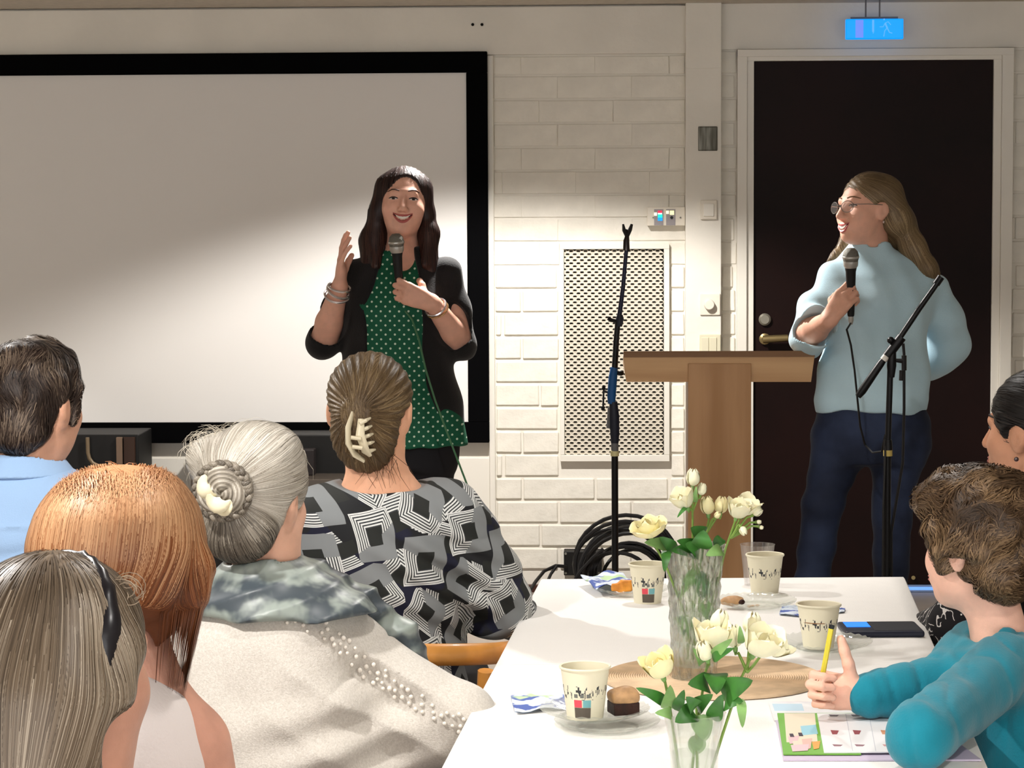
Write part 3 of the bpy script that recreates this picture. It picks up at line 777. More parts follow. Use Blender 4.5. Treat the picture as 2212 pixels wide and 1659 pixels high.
cr = ((x_+y_*-.05-.455+t.noise(1.5)*.03).abs().ramp(0, .007)); cr2 = ((y_-4.55-x_*.05).abs().ramp(0, .006))
t.bump(n*3+n2*.12+cr*.25+cr2*.25, .004)
o = obj('tablecloth', me, cl, smooth=True); tag(o, 'smooth white tablecloth spread over the long table', 'tablecloth')
bm = bmesh.new(); bm.from_mesh(me); bmesh.ops.recalc_face_normals(bm, faces=bm.faces[:]); bm.to_mesh(me); bm.free()

# placemat
pm = mat('woven_straw', (204, 178, 146), .75, var=.06, vscale=25)
c = T(1540, 1467); ZP = TZ+.0085
prof = [(0, .006)]
for i in range(46):
    r = .004+i*.0041; prof += [(r, .0046), (r+.002, .0066)]
prof += [(.1935, .003), (.193, 0.0015), (0, .0015)]
o = MB().lathe(prof, 96, c).build('placemat', pm, smooth=60); tag(o, 'round woven straw placemat on the white tablecloth', 'placemat')

# cups
cupm = mat('paper_cup', (226, 220, 196), .55, spec=.3)
t = NT(cupm); x_, y_, z_ = t.xyz()
an = t.nt.nodes.new('ShaderNodeMath'); an.operation = 'ARCTAN2'; t.nt.links.new(y_.s, an.inputs[0]); t.nt.links.new(x_.s, an.inputs[1]); an = Ex(t.nt, an.outputs[0])
u_ = an*9.5; v_ = z_*260.0
cell = t.white(t.vec((u_*1.0).floor(), (v_/4.0).floor(), 3.0)); fine = t.white(t.vec((u_*2.6).floor(), (v_/1.3).floor(), 1.0))
band = (z_ > .034)*(z_ < .056); zig = (z_-.045-(u_*1.3).sin()*.005).abs() < .0075
msk = band*zig*(cell > .35)*(fine > .52)
t.base(t.mix(msk, (226, 220, 196), (58, 60, 62)))
glassy = {}
def clear(name, c=(222, 228, 218), a=.3, rough=.06, bump=None):
    """clear glass: a thin coat of reflection and refraction over see-through"""
    m = bpy.data.materials.new(name); MATS[name] = m; t = NT(m); nt = t.nt
    t.b.inputs['Base Color'].default_value = rgb(c); t.b.inputs['Roughness'].default_value = rough; t.b.inputs['Transmission Weight'].default_value = .75
    t.b.inputs['Specular IOR Level'].default_value = .7; t.b.inputs['IOR'].default_value = 1.35
    tr = nt.nodes.new('ShaderNodeBsdfTransparent'); mx = nt.nodes.new('ShaderNodeMixShader'); mx.inputs[0].default_value = a
    out = next(n for n in nt.nodes if n.type == 'OUTPUT_MATERIAL')
    nt.links.new(tr.outputs[0], mx.inputs[1]); nt.links.new(t.b.outputs[0], mx.inputs[2]); nt.links.new(mx.outputs[0], out.inputs[0])
    if bump: t.bump(t.noise(*bump[:2]), bump[2])
    return m
glass = clear('clear_glass', (226, 232, 222), .32)
crystal = clear('cut_crystal', (232, 238, 226), .62, .02)
t = NT(crystal); x_, y_, z_ = t.xyz(); t.b.inputs['Transmission Weight'].default_value = .97; t.b.inputs['IOR'].default_value = 1.5
an = t.nt.nodes.new('ShaderNodeMath'); an.operation = 'ARCTAN2'; t.nt.links.new(y_.s, an.inputs[0]); t.nt.links.new(x_.s, an.inputs[1]); an = Ex(t.nt, an.outputs[0])
t.bump(((an*6+z_*70).sin().abs()).max((an*6-z_*70).sin().abs())+((an*12).sin().abs()*(z_*50).sin().abs())*.6, .0035)
plastic_clear = clear('clear_plastic', (232, 226, 222), .22)
def cup(px, py, label, lab=None, z=TZ, sc=1.0, dent=0, fill=None):
    c = T(px, py, z); e = empty('paper_cup', c, label, 'cup', 'paper cups on the table')
    H, r0, r1 = .083*sc, .0285*sc, .0385*sc
    wob = (lambda r, zz, q, j: (r*(1+dent*math.cos(2*q+.6)*(zz/H)), zz))
    MB().lathe([(0, .005), (r0-.002, .005), (r0-.0018, 0), (r0, 0), (r1, H-.003), (r1+.0022, H-.003), (r1+.003, H-.001), (r1+.0018, H+.001), (r1-.0008, H), (r0-.0005, .007), (0, .007)], 40, wob=wob).build('cup_wall', cupm, e, smooth=True)
    if fill: MB().lathe([(0, H*.62), (r0+(r1-r0)*.6, H*.62), (r0+(r1-r0)*.6, H*.6), (0, H*.6)], 32).build('coffee', mat('coffee_milk', (150, 112, 78), .3), e)
    if lab:
        cen = math.radians(lab)
        def patch(nm, a0, a1, z0, z1, m):
            k = MB(); N = 6; vs = []
            for zz in (z0, z1):
                for i in range(N+1):
                    q = cen+a0+(a1-a0)*i/N; r = r0+(r1-r0)*zz/H+.0005; vs.append((r*math.cos(q), r*math.sin(q), zz))
            k.add(vs, [(i, i+1, N+2+i, N+1+i) for i in range(N)]); k.build(nm, m, e, fix=False)
        patch('red_square', -.42, -.03, .022*sc, .034*sc, mat('print_red', (222, 78, 92), .6)); patch('teal_square', .03, .42, .022*sc, .034*sc, mat('print_teal', (112, 170, 176), .6))
        patch('dark_panel', -.42, .42, .004*sc, .0215*sc, mat('print_dark', (92, 84, 74), .6))
        for i in range(3): patch('tiny_emblem', -.40+i*.3, -.22+i*.3, .0375*sc, .0435*sc, mat('print_grey', (110, 112, 108), .6))
    return e
# plates
def plate(px, py, R, label, z=TZ):
    c = T(px, py, z); e = empty('glass_plate', c, label, 'plate', 'clear glass plates on the table')
    wob = lambda r, zz, q, j: (r*(1+(.006*math.cos(q*28) if r > R*.8 else 0)), zz+(.0012*math.cos(q*28) if r > R*.72 else 0))
    MB().lathe([(0, .001), (R*.55, .001), (R*.62, .003), (R*.85, .0085), (R*.985, .0135), (R, .0145), (R*.99, .0165), (R*.84, .0115), (R*.6, .006), (R*.53, .0042), (0, .0042)], 112, wob=wob).build('plate_body', glass, e, smooth=True)
    MB().lathe([(R*.56, .0001), (R*.6, .0001), (R*.61, .003), (R*.57, .003)], 64, close=True).build('foot_ring', glass, e, smooth=True)
    return e
plate(1285, 1548, .088, 'clear glass plate holding a labelled paper cup and a cream cake', TZ+.0145)
plate(1312, 1574, .084, 'empty clear glass plate tucked under the edge of the cake plate', TZ+.0005)
plate(1632, 1310, .084, 'clear glass plate with crumbs beside the crystal vase')
plate(1782, 1400, .088, 'clear glass plate under the paper cup near the phone')
plate(1365, 1283, .08, 'clear glass plate holding a crumpled napkin and orange sweet wrapper')
cup(1264, 1550, 'paper cup with a red and teal printed label on the cake plate', -97, TZ+.0188, 1.0, 0, None)
cup(1399, 1301, 'paper cup with a printed label beside the orange sweet wrapper', -88, TZ, .98)
cup(1652, 1281, 'paper cup with small dark prints behind the crumb plate', None, TZ, 1.0)
cup(1768, 1398, 'squeezed paper cup with milky coffee on a plate near the phone', None, TZ+.0045, .98, .05, True)
c = T(1636, 1264); e = empty('plastic_tumbler', c, 'clear plastic tumbler behind a paper cup', 'tumbler')
MB().lathe([(0, 0), (.028, 0), (.037, .088), (.0382, .089), (.0365, .089), (.0275, .002), (0, .002)], 36).build('tumbler_wall', plastic_clear, e, smooth=True)
# cake slice and crumbs
c = T(1347, 1541, TZ+.0205); e = empty('cake_piece', c, 'square of dark chocolate cake topped with brown cream on a glass plate', 'cake', rz=.32)
MB().box((-.0215, -.018, 0), (.0215, .02, .020), bev=.002).build('chocolate_base', mat('chocolate_cake', (44, 20, 12), .6, var=.25, vscale=60, bump=.002, bscale=120), e)
S = SDF(); S.u(f_box((0, .001, .026), (.022, .019, .008), None, .006)); S.ell((-.006, 0, .033), (.014, .015, .009)); S.ell((.010, .003, .031), (.012, .014, .008)); S.disp = lambda p: .0012*snoise(p, 260, 4)
sdf_obj('cream_topping', S, mat('mocha_cream', (190, 150, 108), .5, var=.08, vscale=60), e, .002)
c = T(1588, 1303, TZ+.012); e = empty('cake_remnant', c, 'half eaten bit of brown cream cake on the crumb plate', 'cake')
S = SDF(); S.ell((0, 0, .006), (.018, .014, .009)); S.ell((-.018, .004, .003), (.013, .01, .006)); S.disp = lambda p: .002*snoise(p, 300, 5)
sdf_obj('cream_topping', S, mat('mocha_cream'), e, .002)
MB().ball((.012, -.009, .004), (.008, .006, .006), 8).build('chocolate_base', mat('chocolate_cake'), e)
for i, (dx, dy) in enumerate(((.035, -.01), (.045, -.004), (.028, -.016))):
    o = MB().ball(c+Vector((dx, dy, -.004)), (.005, .0035, .0025), 6).build('cake_crumb', mat('mocha_cream')); tag(o, 'small cream crumb on the glass plate by the cake remnant', 'crumb', 'crumbs on the plate')
# napkins
def napkin(pts, name, label, m, z=TZ, amp=.003, seed=1):
    g = random.Random(seed); q = [T(*p, z) for p in pts]; N, M = 14, 8; k = MB(); vs = []
    for j in range(M+1):
        for i in range(N+1):
            u, v = i/N, j/M
            b = q[0].lerp(q[1], u).lerp(q[3].lerp(q[2], u), v)
            h = .0025+amp*(1+math.sin(u*9+v*4+seed)*math.cos(v*6+seed*2))*.9
            vs.append(b+Vector((0, 0, h+g.uniform(0, .0012))))
    k.add(vs, [(j*(N+1)+i, j*(N+1)+i+1, (j+1)*(N+1)+i+1, (j+1)*(N+1)+i) for j in range(M) for i in range(N)])
    n = len(k.v); k.add([Vector(v)-Vector((0, 0, .0018)) for v in vs], [(j*(N+1)+i, (j+1)*(N+1)+i, (j+1)*(N+1)+i+1, j*(N+1)+i+1) for j in range(M) for i in range(N)])
    o = k.build(name, m, smooth=60, fix=False); return tag(o, label, 'napkin')
nap = mat('blue_print_napkin', (200, 214, 232), .8)
t = NT(nap); n = t.noise(26, 3, vec=t.stretch(.8, 1.0, 1)); a_ = t.mix(n.ramp(.5, .56), (214, 224, 236), (84, 104, 172)); n2 = t.noise(17, 2); t.base(t.mix(n2.ramp(.60, .66), a_, (190, 216, 170)))
napkin([(1103, 1508), (1225, 1502), (1226, 1535), (1112, 1545)], 'paper_napkin', 'folded blue and green printed paper napkin beside the cake plate', nap, seed=2)
napkin([(1254, 1254), (1340, 1240), (1366, 1268), (1290, 1279)], 'paper_napkin', 'crumpled blue cornered napkin next to the orange sweet wrapper', nap, TZ+.012, .006, 5)
napkin([(1690, 1312), (1740, 1312), (1745, 1336), (1683, 1330)], 'paper_napkin', 'blue printed napkin corner left of the squeezed cup', nap, TZ, .002, 7)
napkin([(1806, 1318), (1826, 1317), (1824, 1325), (1804, 1327)], 'paper_napkin', 'tiny blue napkin scrap between the squeezed cup and the phone', nap, TZ, .001, 9)
c = T(1353, 1273, TZ+.016); e = empty('sweet_wrapper', c, 'small orange sweet wrapper on a glass plate', 'wrapper')
S = SDF(); S.u(f_box((0, 0, .008), (.013, .006, .012), None, .004)); S.u(f_box((-.02, .002, .004), (.012, .006, .008), None, .003)); S.disp = lambda p: .001*snoise(p, 320, 6)
sdf_obj('wrapper_body', S, mat('orange_foil', (240, 150, 60), .35, var=.15, vscale=40), e, .0018)
# phone
a, b = T(1815, 1383), T(1985, 1350); cx = (a+b)/2; e = empty('mobile_phone', cx, 'dark blue cased phone lying on the tablecloth with a lit screen', 'phone', rz=.05)
MB().box((-.076, -.06, .0005), (.076, .055, .0125), bev=.004).build('phone_case', mat('navy_case', (22, 26, 44), .4), e)
o = MB().box((-.066, -.01, .0125), (-.02, .045, .0132)).build('lit_screen', mat('phone_screen', (20, 110, 245), .2, emit=(30, 130, 255), es=1.0), e)
MB().box((-.018, -.052, .0125), (.07, .05, .0130)).build('case_cover', mat('dark_cover', (34, 36, 44), .55), e)
# activity magazine
q0 = [T(1672, 1537), T(2100, 1537), T(2112, 1642), T(1690, 1642)]
mo = T(1890, 1590); e = empty('activity_magazine', mo, 'open children\'s activity magazine with a green margin under the boy\'s arms', 'magazine')
def sheet(name, corners, z0, z1, m):
    k = MB(); vs = [Vector((p_.x-mo.x, p_.y-mo.y, z)) for z in (z0, z1) for p_ in corners]
    k.add(vs, [(3, 2, 1, 0), (4, 5, 6, 7), (0, 1, 5, 4), (1, 2, 6, 5), (2, 3, 7, 6), (3, 0, 4, 7)]); return k.build(name, m, e)
paper = mat('magazine_paper', (232, 232, 234), .5)
sheet('lower_pages', [T(1668, 1520), T(1950, 1520), T(2120, 1645), T(1692, 1645)], .0006, .003, mat('purple_page_edge', (204, 192, 214), .6))
sheet('back_page', [T(1660, 1522), T(1990, 1522), T(1990, 1560), T(1672, 1560)], .003, .0042, paper)
sheet('blue_heading', [T(1668, 1526), T(1732, 1526), T(1737, 1541), T(1673, 1541)], .0042, .0045, mat('print_pale_blue', (190, 216, 232), .6))
sheet('green_page', [T(1679, 1548), T(1850, 1548), T(1860, 1637), T(1692, 1637)], .0042, .006, mat('print_green', (112, 172, 66), .55))
sheet('story_panel', [T(1694, 1549), T(1760, 1549), T(1766, 1610), T(1699, 1612)], .006, .0063, mat('print_cream', (222, 212, 190), .6))
sheet('speech_bubble', [T(1729, 1577), T(1762, 1574), T(1767, 1594), T(1733, 1597)], .0063, .0065, mat('print_sky', (150, 200, 216), .6))
for i, (x_, y_, w_, h_, c_) in enumerate(((1702, 1600, 24, 14, (226, 186, 190)), (1712, 1610, 30, 16, (236, 208, 190)), (1732, 1606, 22, 20, (230, 180, 170)), (1754, 1612, 18, 14, (240, 160, 80)), (1708, 1619, 40, 12, (222, 190, 196)))):
    sheet('picture_patch', [T(x_, y_), T(x_+w_, y_-2), T(x_+w_-3, y_+h_), T(x_+4, y_+h_+2)], .0063+i*.0001, .0066+i*.0001, mat('print_%d' % i, c_, .6))
for x_, y_ in ((1705, 1594), (1724, 1592)): sheet('dark_print', [T(x_, y_), T(x_+8, y_), T(x_+11, y_+7), T(x_+2, y_+7)], .0066, .0069, mat('print_ink', (58, 46, 62), .6))
sheet('card_page', [T(1765, 1551), T(1938, 1551), T(1962, 1635), T(1780, 1636)], .0062, .0078, paper)
for r_, y_ in enumerate((1554, 1588, 1619)):
    for cI, x_ in enumerate((1790, 1838, 1898)):
        c_ = ((96, 92, 100), (150, 78, 84), (140, 100, 110))[r_] if cI < 2 else ((170, 168, 176), (196, 140, 104), (200, 150, 150))[r_]
        h_ = 4 if r_ != 1 else 9; w_ = 22 if r_ != 1 else 18
        sheet('tiny_picture', [T(x_+r_*4, y_), T(x_+w_+r_*4, y_+1), T(x_+w_-4+r_*4, y_+h_), T(x_+4+r_*4, y_+h_)], .0078, .0081, mat('print_tiny_%d_%d' % (r_, cI), c_, .6))
for x_ in (1826, 1876): sheet('grid_line', [T(x_, 1553), T(x_+1.5, 1553), T(x_+16.5, 1633), T(x_+15, 1633)], .0078, .008, mat('print_line', (196, 198, 206), .6))

# ---- vases and flowers
def vase_crystal():
    c = T(1500, 1462, ZP-.0015); e = empty('crystal_vase', c, 'cut crystal vase of roses and freesias on the straw placemat', 'vase')
    H = .228
    def wob(r, z, q, j):
        if r < .01: return r, z
        f = min(1, z/.03)*(1 if z < H-.045 else max(0, (H-z)/.045))
        d = .0026*f*abs(math.sin(q*7+z*60))*(1 if j < 20 else 0)+.0026*f*abs(math.sin(q*7-z*60))*(1 if j < 20 else 0)
        rim = .004*math.sin(q*8)*(max(0, z-(H-.04))/.04)
        return r-d+(rim*.4), z+(rim if z > H-.03 else 0)
    prof = [(0, .0)]+[(.040+.008*math.sin(min(1, i/19)*1.4), i/19*(H-.05)) for i in range(20)]+[(.049, H-.035), (.052, H-.015), (.0545, H), (.0520, H), (.0475, H-.03), (.042, H-.08), (.037, .05), (.030, .02), (0, .018)]
    MB().lathe(prof, 112, wob=wob).build('vase_body', crystal, e, smooth=20)
    MB().lathe([(0, .02), (.033, .022), (.038, .06), (.039, .12), (0, .12)], 32).build('water', clear('vase_water', (214, 224, 214), .25), e, smooth=True)
    return e, c
def vase_clear():
    c = Vector((P(1500, 1600, 3.52).x, 3.52, TZ)); e = empty('glass_vase', c, 'plain clear glass vase of white freesias near the cake plate', 'vase')
    H = P(1500, 1540, 3.52).z-TZ
    MB().lathe([(0, 0), (.030, 0), (.034, .01), (.033, .05), (.036, H*.7), (.0435, H), (.0445, H+.001), (.042, H+.001), (.034, H*.7), (.031, .05), (.031, .014), (0, .012)], 48).build('vase_body', glass, e, smooth=True)
    MB().lathe([(0, .0125), (.0305, .0145), (.0305, .05), (.032, H*.55), (0, H*.55)], 32).build('water', MATS['vase_water'], e, smooth=True)
    return e, c, H
stemm = mat('flower_stem', (120, 150, 70), .5, var=.1); leafm = mat('dark_leaf', (52, 104, 40), .42, var=.2, vscale=25, spec=.5); leafp = mat('pale_leaf', (120, 160, 92), .5, var=.12, vscale=20)
pet_c = mat('cream_petal', (246, 240, 206), .55, var=.03, vscale=30, sss=.15); pet_y = mat('yellow_petal', (246, 236, 186), .55, var=.04, vscale=30, sss=.15)
def petal(axis_c, axis, ang, size, prof, width, m, parent, tilt=0):
    """one curved petal: part of a bowl turned about the flower's axis"""
    z = Vector(axis).normalized(); x = z.orthogonal().normalized(); y = z.cross(x); Nv, Nu = 9, 8; vs = []
    D = hermite([(i/(len(prof)-1), r, h) for i, (r, h) in enumerate(prof)], 40)
    for s in (0, 1):
        for j in range(Nv+1):
            v = j/Nv; r = np.interp(v, D[0], D[1])*size; h = np.interp(v, D[0], D[2])*size
            hw = width*math.sin(math.pi*min(.985, .12+v*.86))**.6
            for i in range(Nu+1):
                u = i/Nu*2-1; a = ang+hw*u; rr = r+(.0007 if s else 0)+.05*size*u*u*v*tilt
                hh = h-.08*size*u*u*v+.012*size*math.sin(u*7+ang*3)*v
                vs.append(Vector(axis_c)+(x*math.cos(a)+y*math.sin(a))*rr+z*hh)
    n1 = (Nv+1)*(Nu+1); fs = []
    for j in range(Nv):
        for i in range(Nu):
            q = [j*(Nu+1)+i, j*(Nu+1)+i+1, (j+1)*(Nu+1)+i+1, (j+1)*(Nu+1)+i]; fs.append(q); fs.append([n1+t_ for t_ in q[::-1]])
    return MB().add(vs, fs).build('petal', m, parent, smooth=60, fix=False)
BUD = [(.02, 0), (.30, .18), (.42, .5), (.36, .85), (.16, 1.12)]
CUP = [(.02, 0), (.32, .12), (.55, .45), (.66, .85), (.70, 1.1)]
OPEN = [(.02, 0), (.40, .05), (.80, .28), (1.02, .62), (1.15, .8)]
INNER = [(.02, .1), (.20, .25), (.34, .6), (.30, .95), (.16, 1.15)]
def leaf(base, tip, w, m, parent, bend=.01, nrm=(0, -1, .4)):
    base, tip = Vector(base), Vector(tip); d = tip-base; L = d.length; t_ = d/L; n = Vector(nrm); n = (n-t_*n.dot(t_)).normalized(); s = t_.cross(n); vs = []
    for sd in (0, 1):
        for j in range(15):
            v = j/14; ww = w*.8*(math.sin(math.pi*min(1., .02+v*.98)**.8)**.55)*(1-.35*v)*1.2+.0002
            for i in range(5):
                u = i/2-1; vs.append(base+d*v+s*(u*ww)+n*(bend*math.sin(v*3.1)+abs(u)*ww*.12-(0 if not sd else .0006)))
    fs = []
    for j in range(14):
        for i in range(4):
            q = [j*5+i, j*5+i+1, j*5+i+6, j*5+i+5]; fs += [q, [75+t_ for t_ in q[::-1]]]
    return MB().add(vs, fs).build('leaf', m, parent, smooth=60, fix=False)
def flower(name, label, root, heads, leaves, m, group, stem_r=.0022):
    """heads: list of (point, axis, size, kind); the stem runs from root to the first head"""
    e = empty(name, root, label, 'flower', group)
    for hi, (c, ax, size, kind) in enumerate(heads):
        c = Vector(c)-Vector(root); ax = Vector(ax).normalized()
        prev = Vector((0, 0, 0)) if hi == 0 else (Vector(heads[0][0])-Vector(root))*.86
        mid = prev.lerp(c, .55)+Vector((0, 0, .25*(c-prev).length*.3)); b0 = c-ax*size*.3
        pts = [prev, prev.lerp(mid, .6), mid.lerp(b0, .45)+Vector((0, 0, .004)), b0, c]
        MB().tube(pts, [stem_r, stem_r, stem_r*.9, stem_r*.9, stem_r*1.6], 7).build('stem', stemm, e, smooth=True)
        S = MB(); S.lathe([(.0, -.25*size), (.1*size, -.18*size), (.13*size, .0), (.10*size, .1*size), (0, .1*size)], 10, c, frame((0, 0, 0), ax.orthogonal().normalized(), ax.cross(ax.orthogonal().normalized()), ax))
        S.build('sepal', leafp, e, smooth=True)
        ring = dict(bud=((BUD, 3, .95, 1.0, 0), (INNER, 3, .9, .95, .5)), cup=((CUP, 3, 1.0, 1.0, 0), (CUP, 3, 1.0, .86, .5), (INNER, 3, .9, .75, .2)), rose=((OPEN, 4, 1.0, 1.0, 0), (CUP, 4, 1.0, 1.0, .4), (CUP, 3, 1.1, .8, .1), (INNER, 3, 1.1, .95, .6)))[kind]
        for prof, n, wd, sc_, ph in ring:
            for i in range(n): petal(c, ax, 2*math.pi*(i+ph)/n+hi, size*sc_, prof, wd, m, e, tilt=1 if kind != 'bud' else 0)
    for b, t_, w_, lm in leaves:
        leaf(Vector(b)-Vector(root), Vector(t_)-Vector(root), w_, lm, e)
    return e
e, vc = vase_crystal(); VY = vc.y
p = lambda x, y, d=0: P(x, y, VY+d)
rt = lambda i: vc+Vector((.014*math.cos(i*1.7), .014*math.sin(i*1.7), .024))
G1 = 'flowers in the crystal vase'
flower('rose', 'pale yellow rose leaning out of the crystal vase towards a labelled cup', rt(0), [(p(1406, 1158, -.04), (-.25, -.25, 1), .030, 'rose')],
       [(p(1440, 1182, -.02), p(1392, 1172, -.06), .014, leafp), (p(1455, 1190, -.03), p(1425, 1160, -.05), .014, leafm), (p(1440, 1190, -.05), p(1435, 1235, -.09), .010, leafm)], pet_y, G1)
flower('freesia', 'tall white freesia with two flowers rising above the crystal vase', rt(1), [(p(1496, 1050), (.05, -.1, 1), .028, 'bud'), (p(1484, 1096, -.01), (-.45, -.3, 1), .032, 'cup'), (p(1512, 1070, .01), (.3, .1, 1), .020, 'bud')],
       [(p(1484, 1095, -.02), p(1463, 1118, -.03), .004, leafm), (p(1500, 1085), p(1504, 1050, -.02), .006, leafp)], pet_c, G1)
flower('freesia', 'small cream freesia with two buds at the middle of the crystal vase', rt(2), [(p(1530, 1112, .02), (-.1, .0, 1), .030, 'bud'), (p(1556, 1110, .03), (.1, .1, 1), .028, 'bud'), (p(1545, 1118, .0), (.4, -.3, .5), .012, 'bud')],
       [(p(1515, 1165, .0), p(1492, 1140, -.04), .022, leafm), (p(1510, 1195, -.02), p(1480, 1175, -.06), .020, leafm), (p(1515, 1185, -.04), p(1520, 1145, -.05), .022, leafm)], mat('buff_petal', (236, 222, 172), .55, var=.06, sss=.15), G1)
flower('freesia', 'white freesia bending out of the crystal vase towards the lectern', rt(3), [(p(1590, 1118, -.01), (.25, -.3, 1), .031, 'cup'), (p(1608, 1110, .01), (.4, -.3, 1), .031, 'cup'), (p(1627, 1112, .0), (.8, -.2, .6), .017, 'bud'), (p(1600, 1138, -.02), (.5, -.3, -.8), .015, 'bud'), (p(1634, 1128, 0), (1, -.1, .1), .008, 'bud'), (p(1640, 1138, 0), (1, -.1, -.3), .007, 'bud')],
       [(p(1560, 1190, -.03), p(1525, 1200, -.06), .014, leafp), (p(1545, 1180, .03), p(1560, 1165, .05), .012, leafm)], pet_c, G1)
flower('foliage_sprig', 'leafy green sprig hanging inside the crystal vase', rt(4), [(p(1505, 1205, .01), (.2, 0, 1), .008, 'bud')],
       [(p(1510, 1235, .01), p(1528, 1300, .0), .016, leafm), (p(1500, 1230, -.01), p(1470, 1290, -.02), .010, leafp), (p(1520, 1300, 0), p(1535, 1345, -.01), .014, leafp), (p(1470, 1330, .0), p(1490, 1390, -.01), .010, leafp), (p(1500, 1195, .0), p(1450, 1190, -.05), .016, leafm), (p(1505, 1190, .0), p(1462, 1168, -.05), .016, leafm)], pet_c, G1)
e, vc2, VH = vase_clear(); VY2 = vc2.y
p = lambda x, y, d=0: P(x, y, VY2+d)
rt = lambda i: vc2+Vector((.018*math.cos(i*1.5+.4), .018*math.sin(i*1.5+.4), .016))
G2 = 'freesias in the clear glass vase'
flower('freesia', 'open cream freesia with loose petals leaning towards the chocolate cake', rt(2), [(p(1432, 1462, -.02), (-.35, -.3, 1), .034, 'cup')],
       [(p(1440, 1520), p(1374, 1486, -.03), .010, leafm), (p(1445, 1530), p(1448, 1480, -.04), .014, leafp), (p(1450, 1545, -.03), p(1415, 1540, -.05), .010, leafp), (p(1462, 1535, -.02), p(1478, 1490, -.03), .010, leafm)], pet_y, G2)
flower('freesia', 'white freesia pair standing upright in the clear glass vase', rt(1), [(p(1533, 1402, .0), (.1, -.1, 1), .038, 'cup'), (p(1548, 1366, .02), (.25, 0, 1), .030, 'bud'), (p(1528, 1425, -.02), (-.3, -.4, 1), .028, 'bud')],
       [(p(1530, 1480), p(1486, 1478, -.04), .018, leafm), (p(1545, 1455), p(1548, 1500, -.05), .020, leafm), (p(1515, 1435), p(1497, 1400, -.03), .008, leafp), (p(1540, 1420, -.03), p(1582, 1380, -.05), .009, leafp), (p(1540, 1425, -.03), p(1585, 1400, -.05), .008, leafm)], pet_c, G2)
flower('freesia', 'large white freesia nodding over the straw placemat', rt(0), [(p(1628, 1412, -.01), (.55, -.4, 1), .042, 'cup'), (p(1622, 1372, .03), (.1, 0, 1), .030, 'bud'), (p(1660, 1410, .01), (.9, -.2, .8), .030, 'cup'), (p(1588, 1400, .02), (-.1, .1, 1), .03, 'bud')],
       [(p(1600, 1390, -.01), p(1598, 1352, -.02), .006, leafp), (p(1560, 1500, -.02), p(1626, 1470, -.05), .020, leafm), (p(1565, 1520, -.02), p(1605, 1515, -.05), .016, leafm), (p(1600, 1510, -.04), p(1604, 1572, -.06), .008, leafp)], pet_c, G2)
flower('foliage_sprig', 'leafy green sprig at the rim of the clear glass vase', rt(3), [(p(1505, 1520, .01), (.2, 0, 1), .008, 'bud')],
       [(p(1500, 1540, -.02), p(1458, 1560, -.05), .018, leafm), (p(1505, 1530, -.01), p(1540, 1500, -.04), .014, leafm), (p(1510, 1545, -.01), p(1525, 1600, -.02), .018, leafp), (p(1500, 1530, -.03), p(1482, 1505, -.05), .014, leafm), (p(1540, 1555, -.01), p(1560, 1500, -.03), .014, leafm), (p(1510, 1590, 0), p(1500, 1630, 0), .015, leafp)], pet_c, G2)
# ================================================================== people
R_ = math.radians
def nrm(v): return Vector(v).normalized()
class Person:
    def __init__(s, px, py, Y, label, yaw=0):
        s.base = P(px, py, Y); s.base.z = 0; s.Y = Y
        s.e = empty('person', s.base, label, 'person'); s.yaw = R_(yaw)
        s.f = Vector((-math.sin(s.yaw), math.cos(s.yaw), 0)); s.r = Vector((math.cos(s.yaw), math.sin(s.yaw), 0))
    def q(s, px, py, dy=0): return P(px, py, s.Y+dy)-s.base
    def w(s, v): return Vector(v)-s.base
    def hit(s, S, px, py):
        """where the sight line through a pixel meets an implicit surface"""
        o = Vector((0, 0, EYE))-s.base; d = ray(px, py).normalized(); t = (s.Y-.6)/d.y
        for _ in range(160):
            p = o+d*t; v = float(S.ev(np.array([A3(p)]))[0])
            if v < .0008: return p
            t += max(v*.7, .0006)
            if t > s.Y/d.y+.6: return None
        return None
    def part(s, name, S, m, h=.005): return sdf_obj(name, S, m, s.e, h)
def headM(c, yaw, pitch=0, roll=0):
    return Matrix.Translation(Vector(c)) @ Matrix.Rotation(R_(yaw), 4, 'Z') @ Matrix.Rotation(R_(pitch), 4, 'X') @ Matrix.Rotation(R_(roll), 4, 'Y')
def add_head(S, M, k=1.0, jaw=1.0, nose=1.0, ears=True, mouth=0):
    """head of about .225 k height; M: x = its right, y = forward, z = up, origin in the middle of the skull"""
    p = lambda x, y, z: M @ Vector((x*k, y*k, z*k)); R = M
    E_ = lambda c, r, kk=.02: S.ell(p(*c), tuple(v*k for v in r), R, kk*k)
    E_((0, -.012, .028), (.073, .090, .082)); E_((0, .022, -.022), (.064, .066, .080), .03); E_((0, .030, -.068), (.050*jaw, .050, .040), .035)
    E_((0, .066, -.090), (.022, .024, .019), .03)
    for s in (-1, 1):
        E_((s*.036, .055, -.028), (.026, .026, .024), .025)
        if ears:
            E_((s*.072, -.004, -.012), (.008, .018, .030), .008); E_((s*.080, -.012, -.004), (.006, .016, .024), .008)
            S.sub(f_ell(p(s*.085, -.002, -.010), (.006*k, .008*k, .014*k), R), .006*k)
        S.sub(f_ell(p(s*.031, .097, .004), (.017*k, .016*k, .009*k), R), .014*k)
    S.rc(p(-.030, .076, .022), p(.030, .076, .022), .011*k, .011*k, .015*k)
    S.rc(p(0, .088, .008), p(0, .108*nose, -.028), .0075*k, .011*k, .012*k)
    for s in (-1, 1): S.ell(p(s*.010, .096, -.032), (.008*k, .010*k, .007*k), R, .008*k)
    S.rc(p(-.018, .083, -.060), p(.018, .083, -.060), .010*k, .010*k, .014*k)
    return S
